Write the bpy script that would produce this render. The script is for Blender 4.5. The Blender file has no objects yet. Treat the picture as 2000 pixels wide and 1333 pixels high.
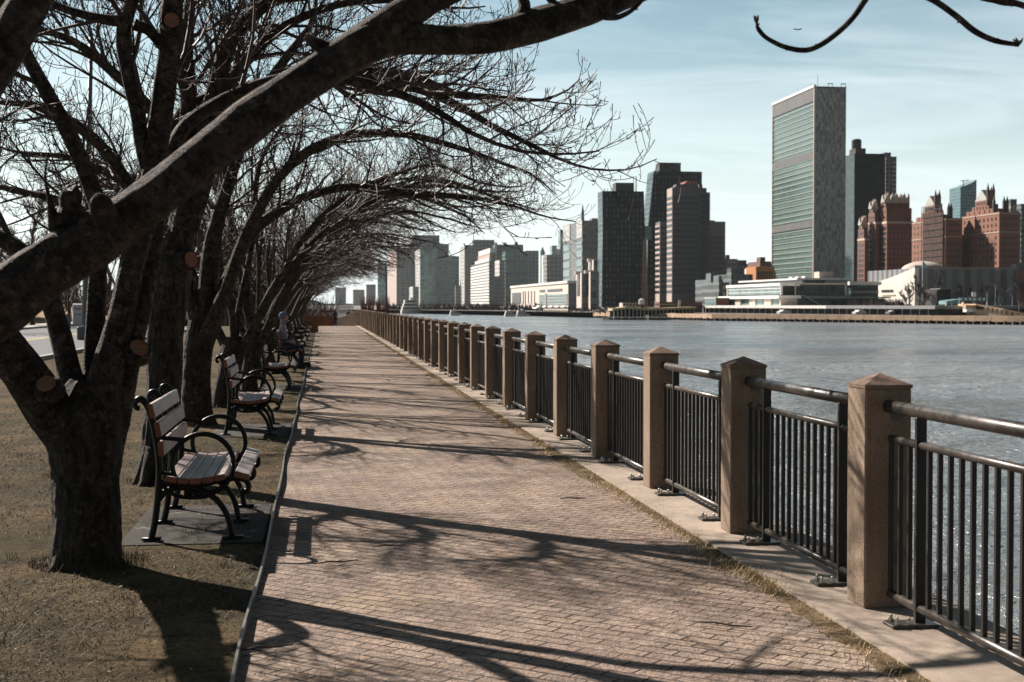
import bpy, math, random
from mathutils import Vector, Matrix
R = math.radians
scene = bpy.context.scene
COL = scene.collection
# ------------------------------------------------------------------ camera
F = 2778.0; W0, H0 = 2000.0, 1333.0
YAW, PITCH, CH = R(7.65), R(1.474), 1.46
cd = bpy.data.cameras.new("camera"); cam = bpy.data.objects.new("camera", cd); COL.objects.link(cam)
cd.sensor_width = 36; cd.lens = 50.0; cd.clip_start = 0.1; cd.clip_end = 30000
cam.location = (0, 0, CH); cam.rotation_euler = (math.pi/2 - PITCH, 0, -YAW)
cd.dof.use_dof = True; cd.dof.focus_distance = 10.0; cd.dof.aperture_fstop = 6.3
scene.camera = cam
# ------------------------------------------------------------------ world, sun, exposure
AZ, EL = R(53), R(34)                     # light travels (cos AZ, -sin AZ) on the ground
SUN = Vector((-math.cos(AZ)*math.cos(EL), math.sin(AZ)*math.cos(EL), math.sin(EL)))
scene.view_settings.view_transform = 'Standard'; scene.view_settings.look = 'None'
scene.view_settings.gamma = 1.0; scene.view_settings.exposure = 0.92
HAZE = .000022
wd = bpy.data.worlds.new("World"); scene.world = wd; wd.use_nodes = True
wn, wl = wd.node_tree.nodes, wd.node_tree.links
bg = wn['Background']; bg.inputs[1].default_value = 0.058
sky = wn.new('ShaderNodeTexSky'); sky.sky_type = 'NISHITA'; sky.sun_disc = False
sky.sun_elevation = EL; sky.sun_rotation = math.atan2(SUN.x, SUN.y)
sky.air_density = 1.0; sky.dust_density = .35; sky.ozone_density = 1.6
tc = wn.new('ShaderNodeTexCoord')
sep = wn.new('ShaderNodeSeparateXYZ'); wl.new(tc.outputs['Generated'], sep.inputs[0])
def wmath(op, a, b=None, c=None):
    n = wn.new('ShaderNodeMath'); n.operation = op
    for i, v in enumerate((a, b, c)):
        if v is None: continue
        if isinstance(v, (int, float)): n.inputs[i].default_value = v
        else: wl.new(v, n.inputs[i])
    return n.outputs[0]
# thin streaked cirrus on a flat ceiling: project the direction onto a plane overhead
zz = wmath('MAXIMUM', sep.outputs[2], 0.02); zz = wmath('ADD', zz, 0.10)
cx = wmath('DIVIDE', sep.outputs[0], zz); cy = wmath('DIVIDE', sep.outputs[1], zz)
cmb = wn.new('ShaderNodeCombineXYZ'); wl.new(cx, cmb.inputs[0]); wl.new(cy, cmb.inputs[1])
mp = wn.new('ShaderNodeMapping'); mp.inputs['Scale'].default_value = (0.55, 1.5, 1); mp.inputs['Rotation'].default_value = (0, 0, R(24))
wl.new(cmb.outputs[0], mp.inputs[0])
nz = wn.new('ShaderNodeTexNoise'); nz.inputs['Scale'].default_value = 1.1; nz.inputs['Detail'].default_value = 8; nz.inputs['Roughness'].default_value = .55; nz.inputs['Distortion'].default_value = .9
wl.new(mp.outputs[0], nz.inputs[0])
mr = wn.new('ShaderNodeMapRange'); mr.inputs[1].default_value = .42; mr.inputs[2].default_value = .72; mr.inputs[3].default_value = .0; mr.inputs[4].default_value = .46
wl.new(nz.outputs[0], mr.inputs[0])
tint = wn.new('ShaderNodeMix'); tint.data_type = 'RGBA'; tint.blend_type = 'MULTIPLY'; tint.inputs[0].default_value = 1
wl.new(sky.outputs[0], tint.inputs[6]); tint.inputs[7].default_value = (.94, .96, .83, 1)
cm = wn.new('ShaderNodeMix'); cm.data_type = 'RGBA'; wl.new(mr.outputs[0], cm.inputs[0]); wl.new(tint.outputs[2], cm.inputs[6])
cm.inputs[7].default_value = (10.2, 11.1, 11.5, 1)
# pale veil low over the horizon, deeper sky overhead
veil = wn.new('ShaderNodeMapRange'); wl.new(sep.outputs[2], veil.inputs[0]); veil.interpolation_type = 'SMOOTHSTEP'
veil.inputs[1].default_value = -.02; veil.inputs[2].default_value = .21; veil.inputs[3].default_value = .90; veil.inputs[4].default_value = 0.
vm = wn.new('ShaderNodeMix'); vm.data_type = 'RGBA'; wl.new(veil.outputs[0], vm.inputs[0]); wl.new(cm.outputs[2], vm.inputs[6]); vm.inputs[7].default_value = (9.5, 10.5, 11.0, 1)
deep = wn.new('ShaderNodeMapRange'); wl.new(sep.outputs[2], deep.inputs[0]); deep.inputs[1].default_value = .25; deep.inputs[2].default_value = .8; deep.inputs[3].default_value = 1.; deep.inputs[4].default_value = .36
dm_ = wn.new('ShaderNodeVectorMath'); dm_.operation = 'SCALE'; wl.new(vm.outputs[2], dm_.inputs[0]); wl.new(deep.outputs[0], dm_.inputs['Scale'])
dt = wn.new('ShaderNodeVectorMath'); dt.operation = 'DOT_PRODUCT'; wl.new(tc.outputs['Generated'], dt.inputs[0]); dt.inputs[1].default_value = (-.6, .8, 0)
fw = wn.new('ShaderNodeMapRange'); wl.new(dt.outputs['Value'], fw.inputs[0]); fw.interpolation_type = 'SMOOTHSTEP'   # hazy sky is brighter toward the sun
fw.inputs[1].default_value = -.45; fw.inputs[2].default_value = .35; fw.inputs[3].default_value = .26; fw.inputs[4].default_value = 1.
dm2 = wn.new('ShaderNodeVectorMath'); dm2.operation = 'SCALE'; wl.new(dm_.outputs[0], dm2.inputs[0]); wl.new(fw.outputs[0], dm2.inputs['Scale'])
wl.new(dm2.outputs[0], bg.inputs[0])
sd = bpy.data.lights.new("sun", 'SUN'); sd.energy = 5.0; sd.angle = R(0.5); sd.color = (1.0, .89, .79)
so = bpy.data.objects.new("sun", sd); COL.objects.link(so)
so.rotation_euler = SUN.to_track_quat('Z', 'Y').to_euler(); so.location = SUN*60

# ------------------------------------------------------------------ pixel -> place
RC = cam.rotation_euler.to_matrix()
def ray(px, py): return RC @ Vector(((px-W0/2)/F, -(py-H0/2)/F, -1))
def at(px, py, Y):
    d = ray(px, py); t = Y/d.y; return Vector((d.x*t, Y, CH+d.z*t))
def atz(px, py, z=0.0):
    d = ray(px, py); t = (z-CH)/d.z; return Vector((d.x*t, d.y*t, z))
# ------------------------------------------------------------------ materials
def nmath(nt, op, a, b=None):
    n = nt.nodes.new('ShaderNodeMath'); n.operation = op
    for i, v in enumerate((a, b)):
        if v is None: continue
        if isinstance(v, (int, float)): n.inputs[i].default_value = v
        else: nt.links.new(v, n.inputs[i])
    return n.outputs[0]
def nmix(nt, f, a, b, blend='MIX'):
    n = nt.nodes.new('ShaderNodeMix'); n.data_type = 'RGBA'; n.blend_type = blend
    if isinstance(f, (int, float)): n.inputs[0].default_value = f
    else: nt.links.new(f, n.inputs[0])
    for i, v in ((6, a), (7, b)):
        if isinstance(v, tuple): n.inputs[i].default_value = (*v[:3], 1)
        else: nt.links.new(v, n.inputs[i])
    return n.outputs[2]
def nnoise(nt, vec, scale, detail=4, rough=.55, dist=0):
    n = nt.nodes.new('ShaderNodeTexNoise'); n.inputs['Scale'].default_value = scale; n.inputs['Detail'].default_value = detail
    n.inputs['Roughness'].default_value = rough; n.inputs['Distortion'].default_value = dist
    nt.links.new(vec, n.inputs[0]); return n.outputs[0]
def nramp(nt, v, lo, hi, a=0., b=1.):
    n = nt.nodes.new('ShaderNodeMapRange'); nt.links.new(v, n.inputs[0])
    n.inputs[1].default_value = lo; n.inputs[2].default_value = hi; n.inputs[3].default_value = a; n.inputs[4].default_value = b
    return n.outputs[0]
def nmap(nt, vec, scale=(1, 1, 1), rot=(0, 0, 0)):
    n = nt.nodes.new('ShaderNodeMapping'); n.inputs['Scale'].default_value = scale; n.inputs['Rotation'].default_value = rot
    nt.links.new(vec, n.inputs[0]); return n.outputs[0]
def nbump(nt, h, strength, dist):
    n = nt.nodes.new('ShaderNodeBump'); n.inputs['Strength'].default_value = strength; n.inputs['Distance'].default_value = dist
    nt.links.new(h, n.inputs['Height']); return n.outputs[0]
def newmat(name):
    m = bpy.data.materials.new(name); m.use_nodes = True; nt = m.node_tree
    b = nt.nodes['Principled BSDF']; t = nt.nodes.new('ShaderNodeTexCoord')
    return m, nt, b, t
def mat(name, col, rough=.6, var=.25, scale=3., bump=0., bscale=40., metal=0., spec=.5, bdist=.01):
    m, nt, b, t = newmat(name); v = t.outputs['Object']
    n1 = nnoise(nt, v, scale, 5, .6)
    lo = tuple(c*(1-var) for c in col); hi = tuple(min(1, c*(1+var)) for c in col)
    nt.links.new(nmix(nt, nramp(nt, n1, .3, .7), lo, hi), b.inputs['Base Color'])
    b.inputs['Roughness'].default_value = rough; b.inputs['Metallic'].default_value = metal
    b.inputs['Specular IOR Level'].default_value = spec
    if bump: nt.links.new(nbump(nt, nnoise(nt, v, bscale, 6, .6), bump, bdist), b.inputs['Normal'])
    return m
def facade(name, wall, glass, su, sv, fu, fv, wr=.8, gr=.15, gvar=.5, blotch=0.0, gm=0.0, spec=.5):
    """wall with a grid of openings; u runs along the face in metres, v is height"""
    m, nt, b, t = newmat(name); L = nt.links
    s = nt.nodes.new('ShaderNodeSeparateXYZ'); L.new(t.outputs['Object'], s.inputs[0])
    g = nt.nodes.new('ShaderNodeNewGeometry'); sn = nt.nodes.new('ShaderNodeSeparateXYZ'); L.new(g.outputs['Normal'], sn.inputs[0])
    side = nmath(nt, 'GREATER_THAN', nmath(nt, 'ABSOLUTE', sn.outputs[0]), .7)
    u = nmath(nt, 'ADD', nmath(nt, 'MULTIPLY', s.outputs[0], nmath(nt, 'SUBTRACT', 1., side)), nmath(nt, 'MULTIPLY', s.outputs[1], side))
    uu = nmath(nt, 'DIVIDE', nmath(nt, 'ADD', u, 1000*su+.13), su); vv = nmath(nt, 'DIVIDE', nmath(nt, 'ADD', s.outputs[2], 1000*sv), sv)
    mu = nmath(nt, 'LESS_THAN', nmath(nt, 'FRACT', uu), fu); mv = nmath(nt, 'LESS_THAN', nmath(nt, 'FRACT', vv), fv)
    wall_top = nmath(nt, 'LESS_THAN', nmath(nt, 'ABSOLUTE', sn.outputs[2]), .5)
    mask = nmath(nt, 'MULTIPLY', nmath(nt, 'MULTIPLY', mu, mv), wall_top)
    c = nt.nodes.new('ShaderNodeCombineXYZ'); L.new(nmath(nt, 'FLOOR', uu), c.inputs[0]); L.new(nmath(nt, 'FLOOR', vv), c.inputs[1]); L.new(side, c.inputs[2])
    w = nt.nodes.new('ShaderNodeTexWhiteNoise'); w.noise_dimensions = '3D'; L.new(c.outputs[0], w.inputs[0])
    g2 = tuple(min(1, x*(1+gvar)+.01) for x in glass); g1 = tuple(x*(1-gvar*.7) for x in glass)
    gc = nmix(nt, w.outputs[0], g1, g2)
    wc = nmix(nt, nramp(nt, nnoise(nt, t.outputs['Object'], .06, 4), .3, .7), tuple(x*.86 for x in wall), tuple(x*1.12 for x in wall))
    if blotch:
        wc = nmix(nt, nramp(nt, nnoise(nt, nmap(nt, t.outputs['Object'], (1, 1, .6)), .8, 3, .7), .42, .62, 0, blotch), wc, tuple(x*.55 for x in wall))
    L.new(nmix(nt, mask, wc, gc), b.inputs['Base Color']); b.inputs['Specular IOR Level'].default_value = spec
    L.new(nramp(nt, mask, 0, 1, wr, gr), b.inputs['Roughness'])
    if gm: L.new(nramp(nt, mask, 0, 1, 0, gm), b.inputs['Metallic'])
    return m
# ------------------------------------------------------------------ mesh builder
class MB:
    def __init__(s): s.v = []; s.f = []; s.uv = []; s.has = False
    def add(s, vs, fs):
        o = len(s.v); s.v.extend(vs); s.f.extend([tuple(i+o for i in f) for f in fs]); return s
    def box(s, x0, x1, y0, y1, z0, z1):
        return s.add([(x0,y0,z0),(x1,y0,z0),(x1,y1,z0),(x0,y1,z0),(x0,y0,z1),(x1,y0,z1),(x1,y1,z1),(x0,y1,z1)],
                     [(0,3,2,1),(4,5,6,7),(0,1,5,4),(1,2,6,5),(2,3,7,6),(3,0,4,7)])
    def cbox(s, x0, x1, y0, y1, z0, z1, c):           # box with chamfered vertical + top edges
        P = [(x0+c,y0),(x1-c,y0),(x1,y0+c),(x1,y1-c),(x1-c,y1),(x0+c,y1),(x0,y1-c),(x0,y0+c)]
        cxm, cym = (x0+x1)/2, (y0+y1)/2
        def ring(k, z): return [(cxm+(x-cxm)*(1-k*c/max(1e-6,(x1-x0)/2)), cym+(y-cym)*(1-k*c/max(1e-6,(y1-y0)/2)), z) for x, y in P]
        rs = [ring(.6, z0), ring(0, z0+c), ring(0, z1-c), ring(.6, z1)]
        vs = [p for r in rs for p in r]; fs = [tuple(range(7, -1, -1)), tuple(range(24, 32))]
        for k in range(3):
            for i in range(8): fs.append((k*8+i, k*8+(i+1) % 8, (k+1)*8+(i+1) % 8, (k+1)*8+i))
        return s.add(vs, fs)
    def beam(s, a, b, w, h, up=(0, 0, 1)):
        a, b = Vector(a), Vector(b); t = (b-a).normalized(); r = t.cross(Vector(up)).normalized(); u = r.cross(t)
        vs = [tuple(p + r*(i*w/2) + u*(j*h/2)) for p in (a, b) for i, j in ((-1,-1),(1,-1),(1,1),(-1,1))]
        return s.add(vs, [(0,1,2,3),(7,6,5,4),(0,4,5,1),(1,5,6,2),(2,6,7,3),(3,7,4,0)])
    def prism(s, prof, d0, d1, axis='x'):            # prof: outline in the two other axes
        n = len(prof)
        def P(p, d): return (d, p[0], p[1]) if axis == 'x' else ((p[0], d, p[1]) if axis == 'y' else (p[0], p[1], d))
        vs = [P(p, d0) for p in prof]+[P(p, d1) for p in prof]
        fs = [tuple(range(n)), tuple(range(2*n-1, n-1, -1))]+[(i, i+n, (i+1) % n+n, (i+1) % n) for i in range(n)]
        return s.add(vs, fs)
    def tube(s, pts, rad, n=6, cap=True, uv=False, nz=None):
        m = len(pts)
        if m < 2: return s
        pts = [Vector(p) for p in pts]
        t0 = (pts[1]-pts[0]).normalized(); a = Vector((0, 0, 1)) if abs(t0.z) < .9 else Vector((1, 0, 0))
        u = t0.cross(a).normalized(); o = len(s.v); L = 0.
        cs = [(math.cos(2*math.pi*k/n), math.sin(2*math.pi*k/n)) for k in range(n)]
        vl = []
        for i in range(m):
            if i == 0: t = t0
            elif i == m-1: t = (pts[i]-pts[i-1]).normalized()
            else: t = (pts[i+1]-pts[i-1]).normalized()
            u = (u - t*u.dot(t)).normalized(); w = t.cross(u)
            if i: L += (pts[i]-pts[i-1]).length
            vl.append(L); r = rad[i] if isinstance(rad, (list, tuple)) else rad; p = pts[i]
            for k, (c, d) in enumerate(cs):
                rr = r if nz is None else r*nz(i, k, n, L)
                s.v.append((p.x+(u.x*c+w.x*d)*rr, p.y+(u.y*c+w.y*d)*rr, p.z+(u.z*c+w.z*d)*rr))
        for i in range(m-1):
            for k in range(n):
                k2 = (k+1) % n
                s.f.append((o+i*n+k, o+i*n+k2, o+(i+1)*n+k2, o+(i+1)*n+k))
                if uv: s.uv.append((k/n, (k+1)/n, vl[i], vl[i+1]))
        if uv: s.has = True
        if cap:
            s.f.append(tuple(o+(m-1)*n+k for k in range(n))); s.f.append(tuple(o+k for k in range(n-1, -1, -1)))
            if uv: s.uv.append(None); s.uv.append(None)
        return s
    def lathe(s, prof, cx=0, cy=0, n=16):             # prof: (radius, z)
        o = len(s.v)
        for r, z in prof:
            for k in range(n): s.v.append((cx+r*math.cos(2*math.pi*k/n), cy+r*math.sin(2*math.pi*k/n), z))
        for i in range(len(prof)-1):
            for k in range(n): s.f.append((o+i*n+k, o+i*n+(k+1) % n, o+(i+1)*n+(k+1) % n, o+(i+1)*n+k))
        s.f.append(tuple(o+k for k in range(n-1, -1, -1))); s.f.append(tuple(o+(len(prof)-1)*n+k for k in range(n)))
        return s
    def build(s, name, m, parent=None, smooth=False):
        me = bpy.data.meshes.new(name); me.from_pydata(s.v, [], s.f); me.materials.append(m)
        if s.has:
            ul = me.uv_layers.new(name="UVMap"); data = [0.0]*(2*len(me.loops)); li = 0
            for f, q in zip(s.f, s.uv):
                if q is None:
                    for _ in f: data[2*li] = .5; data[2*li+1] = 0; li += 1
                else:
                    a, b, c, d = q
                    for x, y in ((a, c), (b, c), (b, d), (a, d)): data[2*li] = x; data[2*li+1] = y; li += 1
            ul.data.foreach_set('uv', data)
        if smooth: me.polygons.foreach_set('use_smooth', [True]*len(me.polygons))
        me.update(); o = bpy.data.objects.new(name, me); COL.objects.link(o)
        if parent: o.parent = parent
        return o
def thing(name, label, cat, loc=(0, 0, 0), rz=0., group=None):
    o = bpy.data.objects.new(name, None); COL.objects.link(o); o.location = loc; o.rotation_euler = (0, 0, rz)
    o.empty_display_size = .2; o['label'] = label; o['category'] = cat
    if group: o['group'] = group
    return o
def tag(o, label, cat, group=None, kind=None):
    o['label'] = label; o['category'] = cat
    if group: o['group'] = group
    if kind: o['kind'] = kind
    return o
def struct(o, label=None, cat=None):
    o['kind'] = 'structure'
    if label: o['label'] = label
    if cat: o['category'] = cat
    return o
def dup(root, loc, rz=None, label=None, sc=None):
    r = root.copy(); COL.objects.link(r); r.location = loc
    if rz is not None: r.rotation_euler = (0, 0, rz)
    if sc is not None: r.scale = (sc, sc, sc) if isinstance(sc, (int, float)) else sc
    if label: r['label'] = label
    for ch in root.children:
        c = ch.copy(); COL.objects.link(c); c.parent = r
        for g in ch.children:
            d = g.copy(); COL.objects.link(d); d.parent = c
    return r
ORD = ['nearest', 'second', 'third', 'fourth', 'fifth', 'sixth', 'seventh', 'eighth', 'ninth', 'tenth', 'eleventh', 'twelfth', 'thirteenth', 'fourteenth', 'fifteenth', 'sixteenth', 'seventeenth', 'eighteenth', 'nineteenth', 'twentieth']
TENS = {2: 'twenty', 3: 'thirty', 4: 'forty', 5: 'fifty', 6: 'sixty', 7: 'seventy'}
def ordn(k):                                          # k = 0 -> nearest
    if k < 20: return ORD[k]
    t, u = divmod(k+1, 10)
    return (TENS[t][:-1]+'ieth') if u == 0 else TENS[t]+' '+(['first'] + ORD[1:])[u-1]
def clamp01(x): return max(0., min(1., x))
def gz(y):                                            # the ground: level, then dipping away beyond 98 m
    if y < 98: return 0.
    return -min(1.1, (y-98)*.024)
def fx(y):                                            # centre line of the fence
    return 2.67 if y < 96 else 2.67-((y-96)**1.5)*.0042
# ================================================================== MATERIALS
# brick path
def path_mat():
    m, nt, b, t = newmat('path_pavers'); L = nt.links; v = t.outputs['Object']
    br = nt.nodes.new('ShaderNodeTexBrick'); 
    wob = nt.nodes.new('ShaderNodeVectorMath'); wob.operation = 'ADD'
    nv = nt.nodes.new('ShaderNodeTexNoise'); nv.inputs['Scale'].default_value = 2.2; nv.inputs['Detail'].default_value = 3; L.new(v, nv.inputs[0])
    sc = nt.nodes.new('ShaderNodeVectorMath'); sc.operation = 'SCALE'; sc.inputs['Scale'].default_value = .022; L.new(nv.outputs[1], sc.inputs[0])
    L.new(v, wob.inputs[0]); L.new(sc.outputs[0], wob.inputs[1])
    L.new(nmap(nt, wob.outputs[0], (1, 1, 1), (0, 0, R(41))), br.inputs[0])
    br.inputs['Scale'].default_value = 1.; br.inputs['Brick Width'].default_value = .186; br.inputs['Row Height'].default_value = .089
    br.inputs['Mortar Size'].default_value = .0068; br.inputs['Mortar Smooth'].default_value = .45; br.offset = .5
    br.inputs['Color1'].default_value = (1, 1, 1, 1); br.inputs['Color2'].default_value = (0, 0, 0, 1)
    br.inputs['Mortar'].default_value = (.5, .5, .5, 1); br.inputs['Bias'].default_value = 0
    fac = br.outputs['Fac']; cell = br.outputs['Color']
    c = nmix(nt, cell, (.235, .165, .130), (.36, .268, .212))
    big = nnoise(nt, v, .55, 5, .65, .6); c = nmix(nt, nramp(nt, big, .40, .62, .0, .75), c, (.50, .395, .315))
    dirt = nnoise(nt, v, 1.7, 6, .7, .4); c = nmix(nt, nramp(nt, dirt, .44, .62, 0, .85), c, (.165, .120, .098))
    spk = nnoise(nt, v, 95, 3, .7); c = nmix(nt, nramp(nt, spk, .50, .64, 0, .72), c, (.13, .095, .08))
    spk2 = nnoise(nt, v, 70, 2, .6); c = nmix(nt, nramp(nt, spk2, .62, .72, 0, .7), c, (.72, .62, .52))
    c = nmix(nt, nramp(nt, nnoise(nt, v, 34, 4, .75), .52, .66, 0, .75), c, (.125, .088, .070))
    c = nmix(nt, nramp(nt, nnoise(nt, v, 19, 3, .7), .60, .72, 0, .5), c, (.60, .50, .42))
    gold = nnoise(nt, v, 1.1, 4, .7); goldm = nmath(nt, 'MULTIPLY', nramp(nt, gold, .5, .66), nramp(nt, nnoise(nt, v, 38, 3), .5, .62, 0, .7))
    c = nmix(nt, goldm, c, (.42, .29, .13))
    jm = nmath(nt, 'MULTIPLY', fac, nramp(nt, nnoise(nt, v, 2.2, 5, .7), .34, .56, .22, 1.0))
    c = nmix(nt, jm, c, (.035, .026, .020)); L.new(c, b.inputs['Base Color'])
    b.inputs['Roughness'].default_value = .85; b.inputs['Specular IOR Level'].default_value = .25
    h = nmath(nt, 'ADD', nmath(nt, 'MULTIPLY', fac, -1.0), nmath(nt, 'MULTIPLY', cell, .30))
    h = nmath(nt, 'ADD', h, nmath(nt, 'MULTIPLY', nnoise(nt, v, 60, 5, .7), .55))
    h = nmath(nt, 'ADD', h, nmath(nt, 'MULTIPLY', nnoise(nt, v, 27, 4, .7), 1.1))
    h = nmath(nt, 'ADD', h, nmath(nt, 'MULTIPLY', nnoise(nt, v, 8, 4, .6), 1.4))
    L.new(nbump(nt, h, 1.0, .016), b.inputs['Normal']); return m
M = {}
M['path'] = path_mat()
def lawn_mat(name, a, bc, g):
    m, nt, b, t = newmat(name); L = nt.links; v = t.outputs['Object']
    c = nmix(nt, nramp(nt, nnoise(nt, v, 1.1, 6, .7), .38, .62), a, bc)
    c = nmix(nt, nramp(nt, nnoise(nt, v, .45, 5, .65, .5), .46, .66, 0, .8), c, g)
    c = nmix(nt, nramp(nt, nnoise(nt, v, 2.7, 5, .75), .50, .62, 0, .75), c, tuple(x*.55 for x in a))
    c = nmix(nt, nramp(nt, nnoise(nt, v, 24, 5, .75), .48, .62, 0, .8), c, tuple(x*.35 for x in a))
    c = nmix(nt, nramp(nt, nnoise(nt, v, 85, 2, .6), .6, .7, 0, .6), c, tuple(min(1, x*2.2) for x in bc))
    L.new(c, b.inputs['Base Color']); b.inputs['Roughness'].default_value = .95; b.inputs['Specular IOR Level'].default_value = .1
    h = nmath(nt, 'ADD', nnoise(nt, v, 60, 6, .75), nmath(nt, 'MULTIPLY', nnoise(nt, v, 6, 4), 1.6))
    L.new(nbump(nt, h, 1., .03), b.inputs['Normal']); return m
M['lawn'] = lawn_mat('dry_lawn', (.050, .037, .019), (.185, .130, .066), (.042, .046, .016))
M['meadow'] = lawn_mat('tan_meadow', (.36, .25, .15), (.46, .34, .22), (.30, .24, .13))
M['verge'] = lawn_mat('verge_soil', (.16, .115, .07), (.30, .22, .13), (.12, .10, .05))
M['soil'] = mat('soil', (.10, .075, .05), .95, .3, 2, .8, 30)
def blade_mat(name, c1, c2):
    m, nt, b, t = newmat(name); g = nt.nodes.new('ShaderNodeNewGeometry')
    nt.links.new(nmix(nt, g.outputs['Random Per Island'], c1, c2), b.inputs['Base Color']); b.inputs['Roughness'].default_value = .8
    b.inputs['Specular IOR Level'].default_value = .2; return m
M['blade'] = blade_mat('grass_blades', (.16, .118, .068), (.065, .066, .032))
M['straw'] = blade_mat('straw_grass', (.42, .29, .13), (.62, .50, .34))
M['litter'] = blade_mat('leaf_litter', (.10, .060, .035), (.50, .42, .36))
def concrete(name, c, agg=True, stain=.5, sc=1.):
    m, nt, b, t = newmat(name); L = nt.links
    oi = nt.nodes.new('ShaderNodeObjectInfo'); va = nt.nodes.new('ShaderNodeVectorMath'); va.operation = 'ADD'; L.new(t.outputs['Object'], va.inputs[0]); L.new(nmath(nt, 'MULTIPLY', oi.outputs['Random'], 37.), va.inputs[1]); v = va.outputs[0]
    k = nmix(nt, nramp(nt, nnoise(nt, v, 2.4*sc, 6, .7, .5), .35, .68), tuple(x*.72 for x in c), tuple(x*1.16 for x in c))
    k = nmix(nt, nramp(nt, nnoise(nt, v, 9*sc, 5, .7), .55, .75, 0, stain), k, tuple(x*.42 for x in c))
    if agg:
        vo = nt.nodes.new('ShaderNodeTexVoronoi'); vo.inputs['Scale'].default_value = 120; L.new(v, vo.inputs[0])
        k = nmix(nt, .45, k, nmix(nt, nramp(nt, nmath(nt, 'FRACT', nmath(nt, 'MULTIPLY', vo.outputs['Distance'], 7.3)), 0, 1), tuple(x*.55 for x in c), tuple(min(1, x*1.5) for x in c)))
        k = nmix(nt, nramp(nt, nnoise(nt, v, 110, 2, .6), .58, .66, 0, .8), k, tuple(x*.3 for x in c))
        k = nmix(nt, nramp(nt, nnoise(nt, nmap(nt, v, (9, 9, 1.1)), 1.2, 5, .7), .50, .68, 0, .6), k, tuple(x*.45 for x in c))
        k = nmix(nt, nramp(nt, nnoise(nt, v, 5, 4, .7), .60, .72, 0, .6), k, (.42, .37, .32))
    L.new(k, b.inputs['Base Color']); b.inputs['Roughness'].default_value = .9; b.inputs['Specular IOR Level'].default_value = .25
    h = nmath(nt, 'ADD', nnoise(nt, v, 110, 4, .7), nmath(nt, 'MULTIPLY', nnoise(nt, v, 14, 4), .8))
    L.new(nbump(nt, h, .9, .006 if agg else .004), b.inputs['Normal']); return m
M['post'] = concrete('exposed_aggregate', (.29, .215, .155))
M['cap'] = concrete('exposed_aggregate_cap', (.25, .175, .13))
M['curb'] = concrete('smooth_concrete', (.40, .33, .27), False, .7)
M['seawall'] = concrete('seawall', (.32, .28, .23), False, .6)
M['grout'] = mat('grout', (.12, .12, .122), .8, .2, 20, .4, 60)
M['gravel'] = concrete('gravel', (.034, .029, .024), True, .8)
M['asphalt'] = mat('asphalt', (.050, .057, .067), .8, .18, 1.3, .4, 80)
M['sidewalk'] = mat('sidewalk', (.36, .35, .33), .85, .12, 1.5)
M['white_line'] = mat('road_paint', (.75, .75, .74), .6, .15, 4)
M['yellow_line'] = mat('road_paint_yellow', (.65, .48, .12), .6, .15, 4)
M['edging'] = mat('edging_steel', (.22, .22, .21), .42, .35, 8, .3, 40, metal=.75)
def railm():
    m, nt, b, t = newmat('rail_paint'); L = nt.links; v = t.outputs['Object']
    k = nmix(nt, nramp(nt, nnoise(nt, v, 7, 5, .7), .35, .7), (.028, .023, .019), (.062, .051, .041))
    k = nmix(nt, nramp(nt, nnoise(nt, v, 40, 3), .64, .72, 0, .6), k, (.16, .13, .10))
    L.new(k, b.inputs['Base Color']); L.new(nramp(nt, nnoise(nt, v, 16, 5, .7), .3, .7, .27, .5), b.inputs['Roughness'])
    b.inputs['Metallic'].default_value = .25; b.inputs['Specular IOR Level'].default_value = .6
    L.new(nbump(nt, nnoise(nt, v, 50, 3), .15, .003), b.inputs['Normal']); return m
M['rail'] = railm()
M['bar'] = mat('bar_paint', (.016, .014, .013), .5, .3, 9, .1, 60)
M['plate'] = mat('base_plate', (.075, .070, .062), .38, .35, 14, .3, 50, metal=.4)
M['bolt'] = mat('bolt_steel', (.40, .39, .36), .35, .3, 40, metal=.8)
M['iron'] = mat('cast_iron_paint', (.006, .007, .008), .42, .3, 12, .25, 45, spec=.3)
def wood():
    m, nt, b, t = newmat('bench_wood'); L = nt.links; v = t.outputs['Object']; oi = nt.nodes.new('ShaderNodeObjectInfo')
    vm = nmap(nt, v, (14, .9, 14)); g = nnoise(nt, vm, 3.2, 7, .7, .8)
    k = nmix(nt, nramp(nt, g, .3, .72), (.22, .155, .125), (.40, .32, .285))
    k = nmix(nt, nramp(nt, nnoise(nt, nmap(nt, v, (3, 1.2, 3)), 2.2, 5, .7), .42, .66, 0, .8), k, (.46, .44, .45))
    k = nmix(nt, nmath(nt, 'MULTIPLY', oi.outputs['Random'], .25), k, (.22, .12, .085))
    L.new(k, b.inputs['Base Color']); b.inputs['Roughness'].default_value = .42; b.inputs['Specular IOR Level'].default_value = .6
    L.new(nbump(nt, nnoise(nt, nmap(nt, v, (60, 2, 60)), 3, 4), .35, .004), b.inputs['Normal']); return m
M['wood'] = wood()
M['endgrain'] = mat('bench_wood_end', (.22, .088, .048), .7, .25, 20, .3, 60)
M['cedar'] = mat('cedar', (.22, .105, .05), .7, .3, 5, .3, 20)
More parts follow.
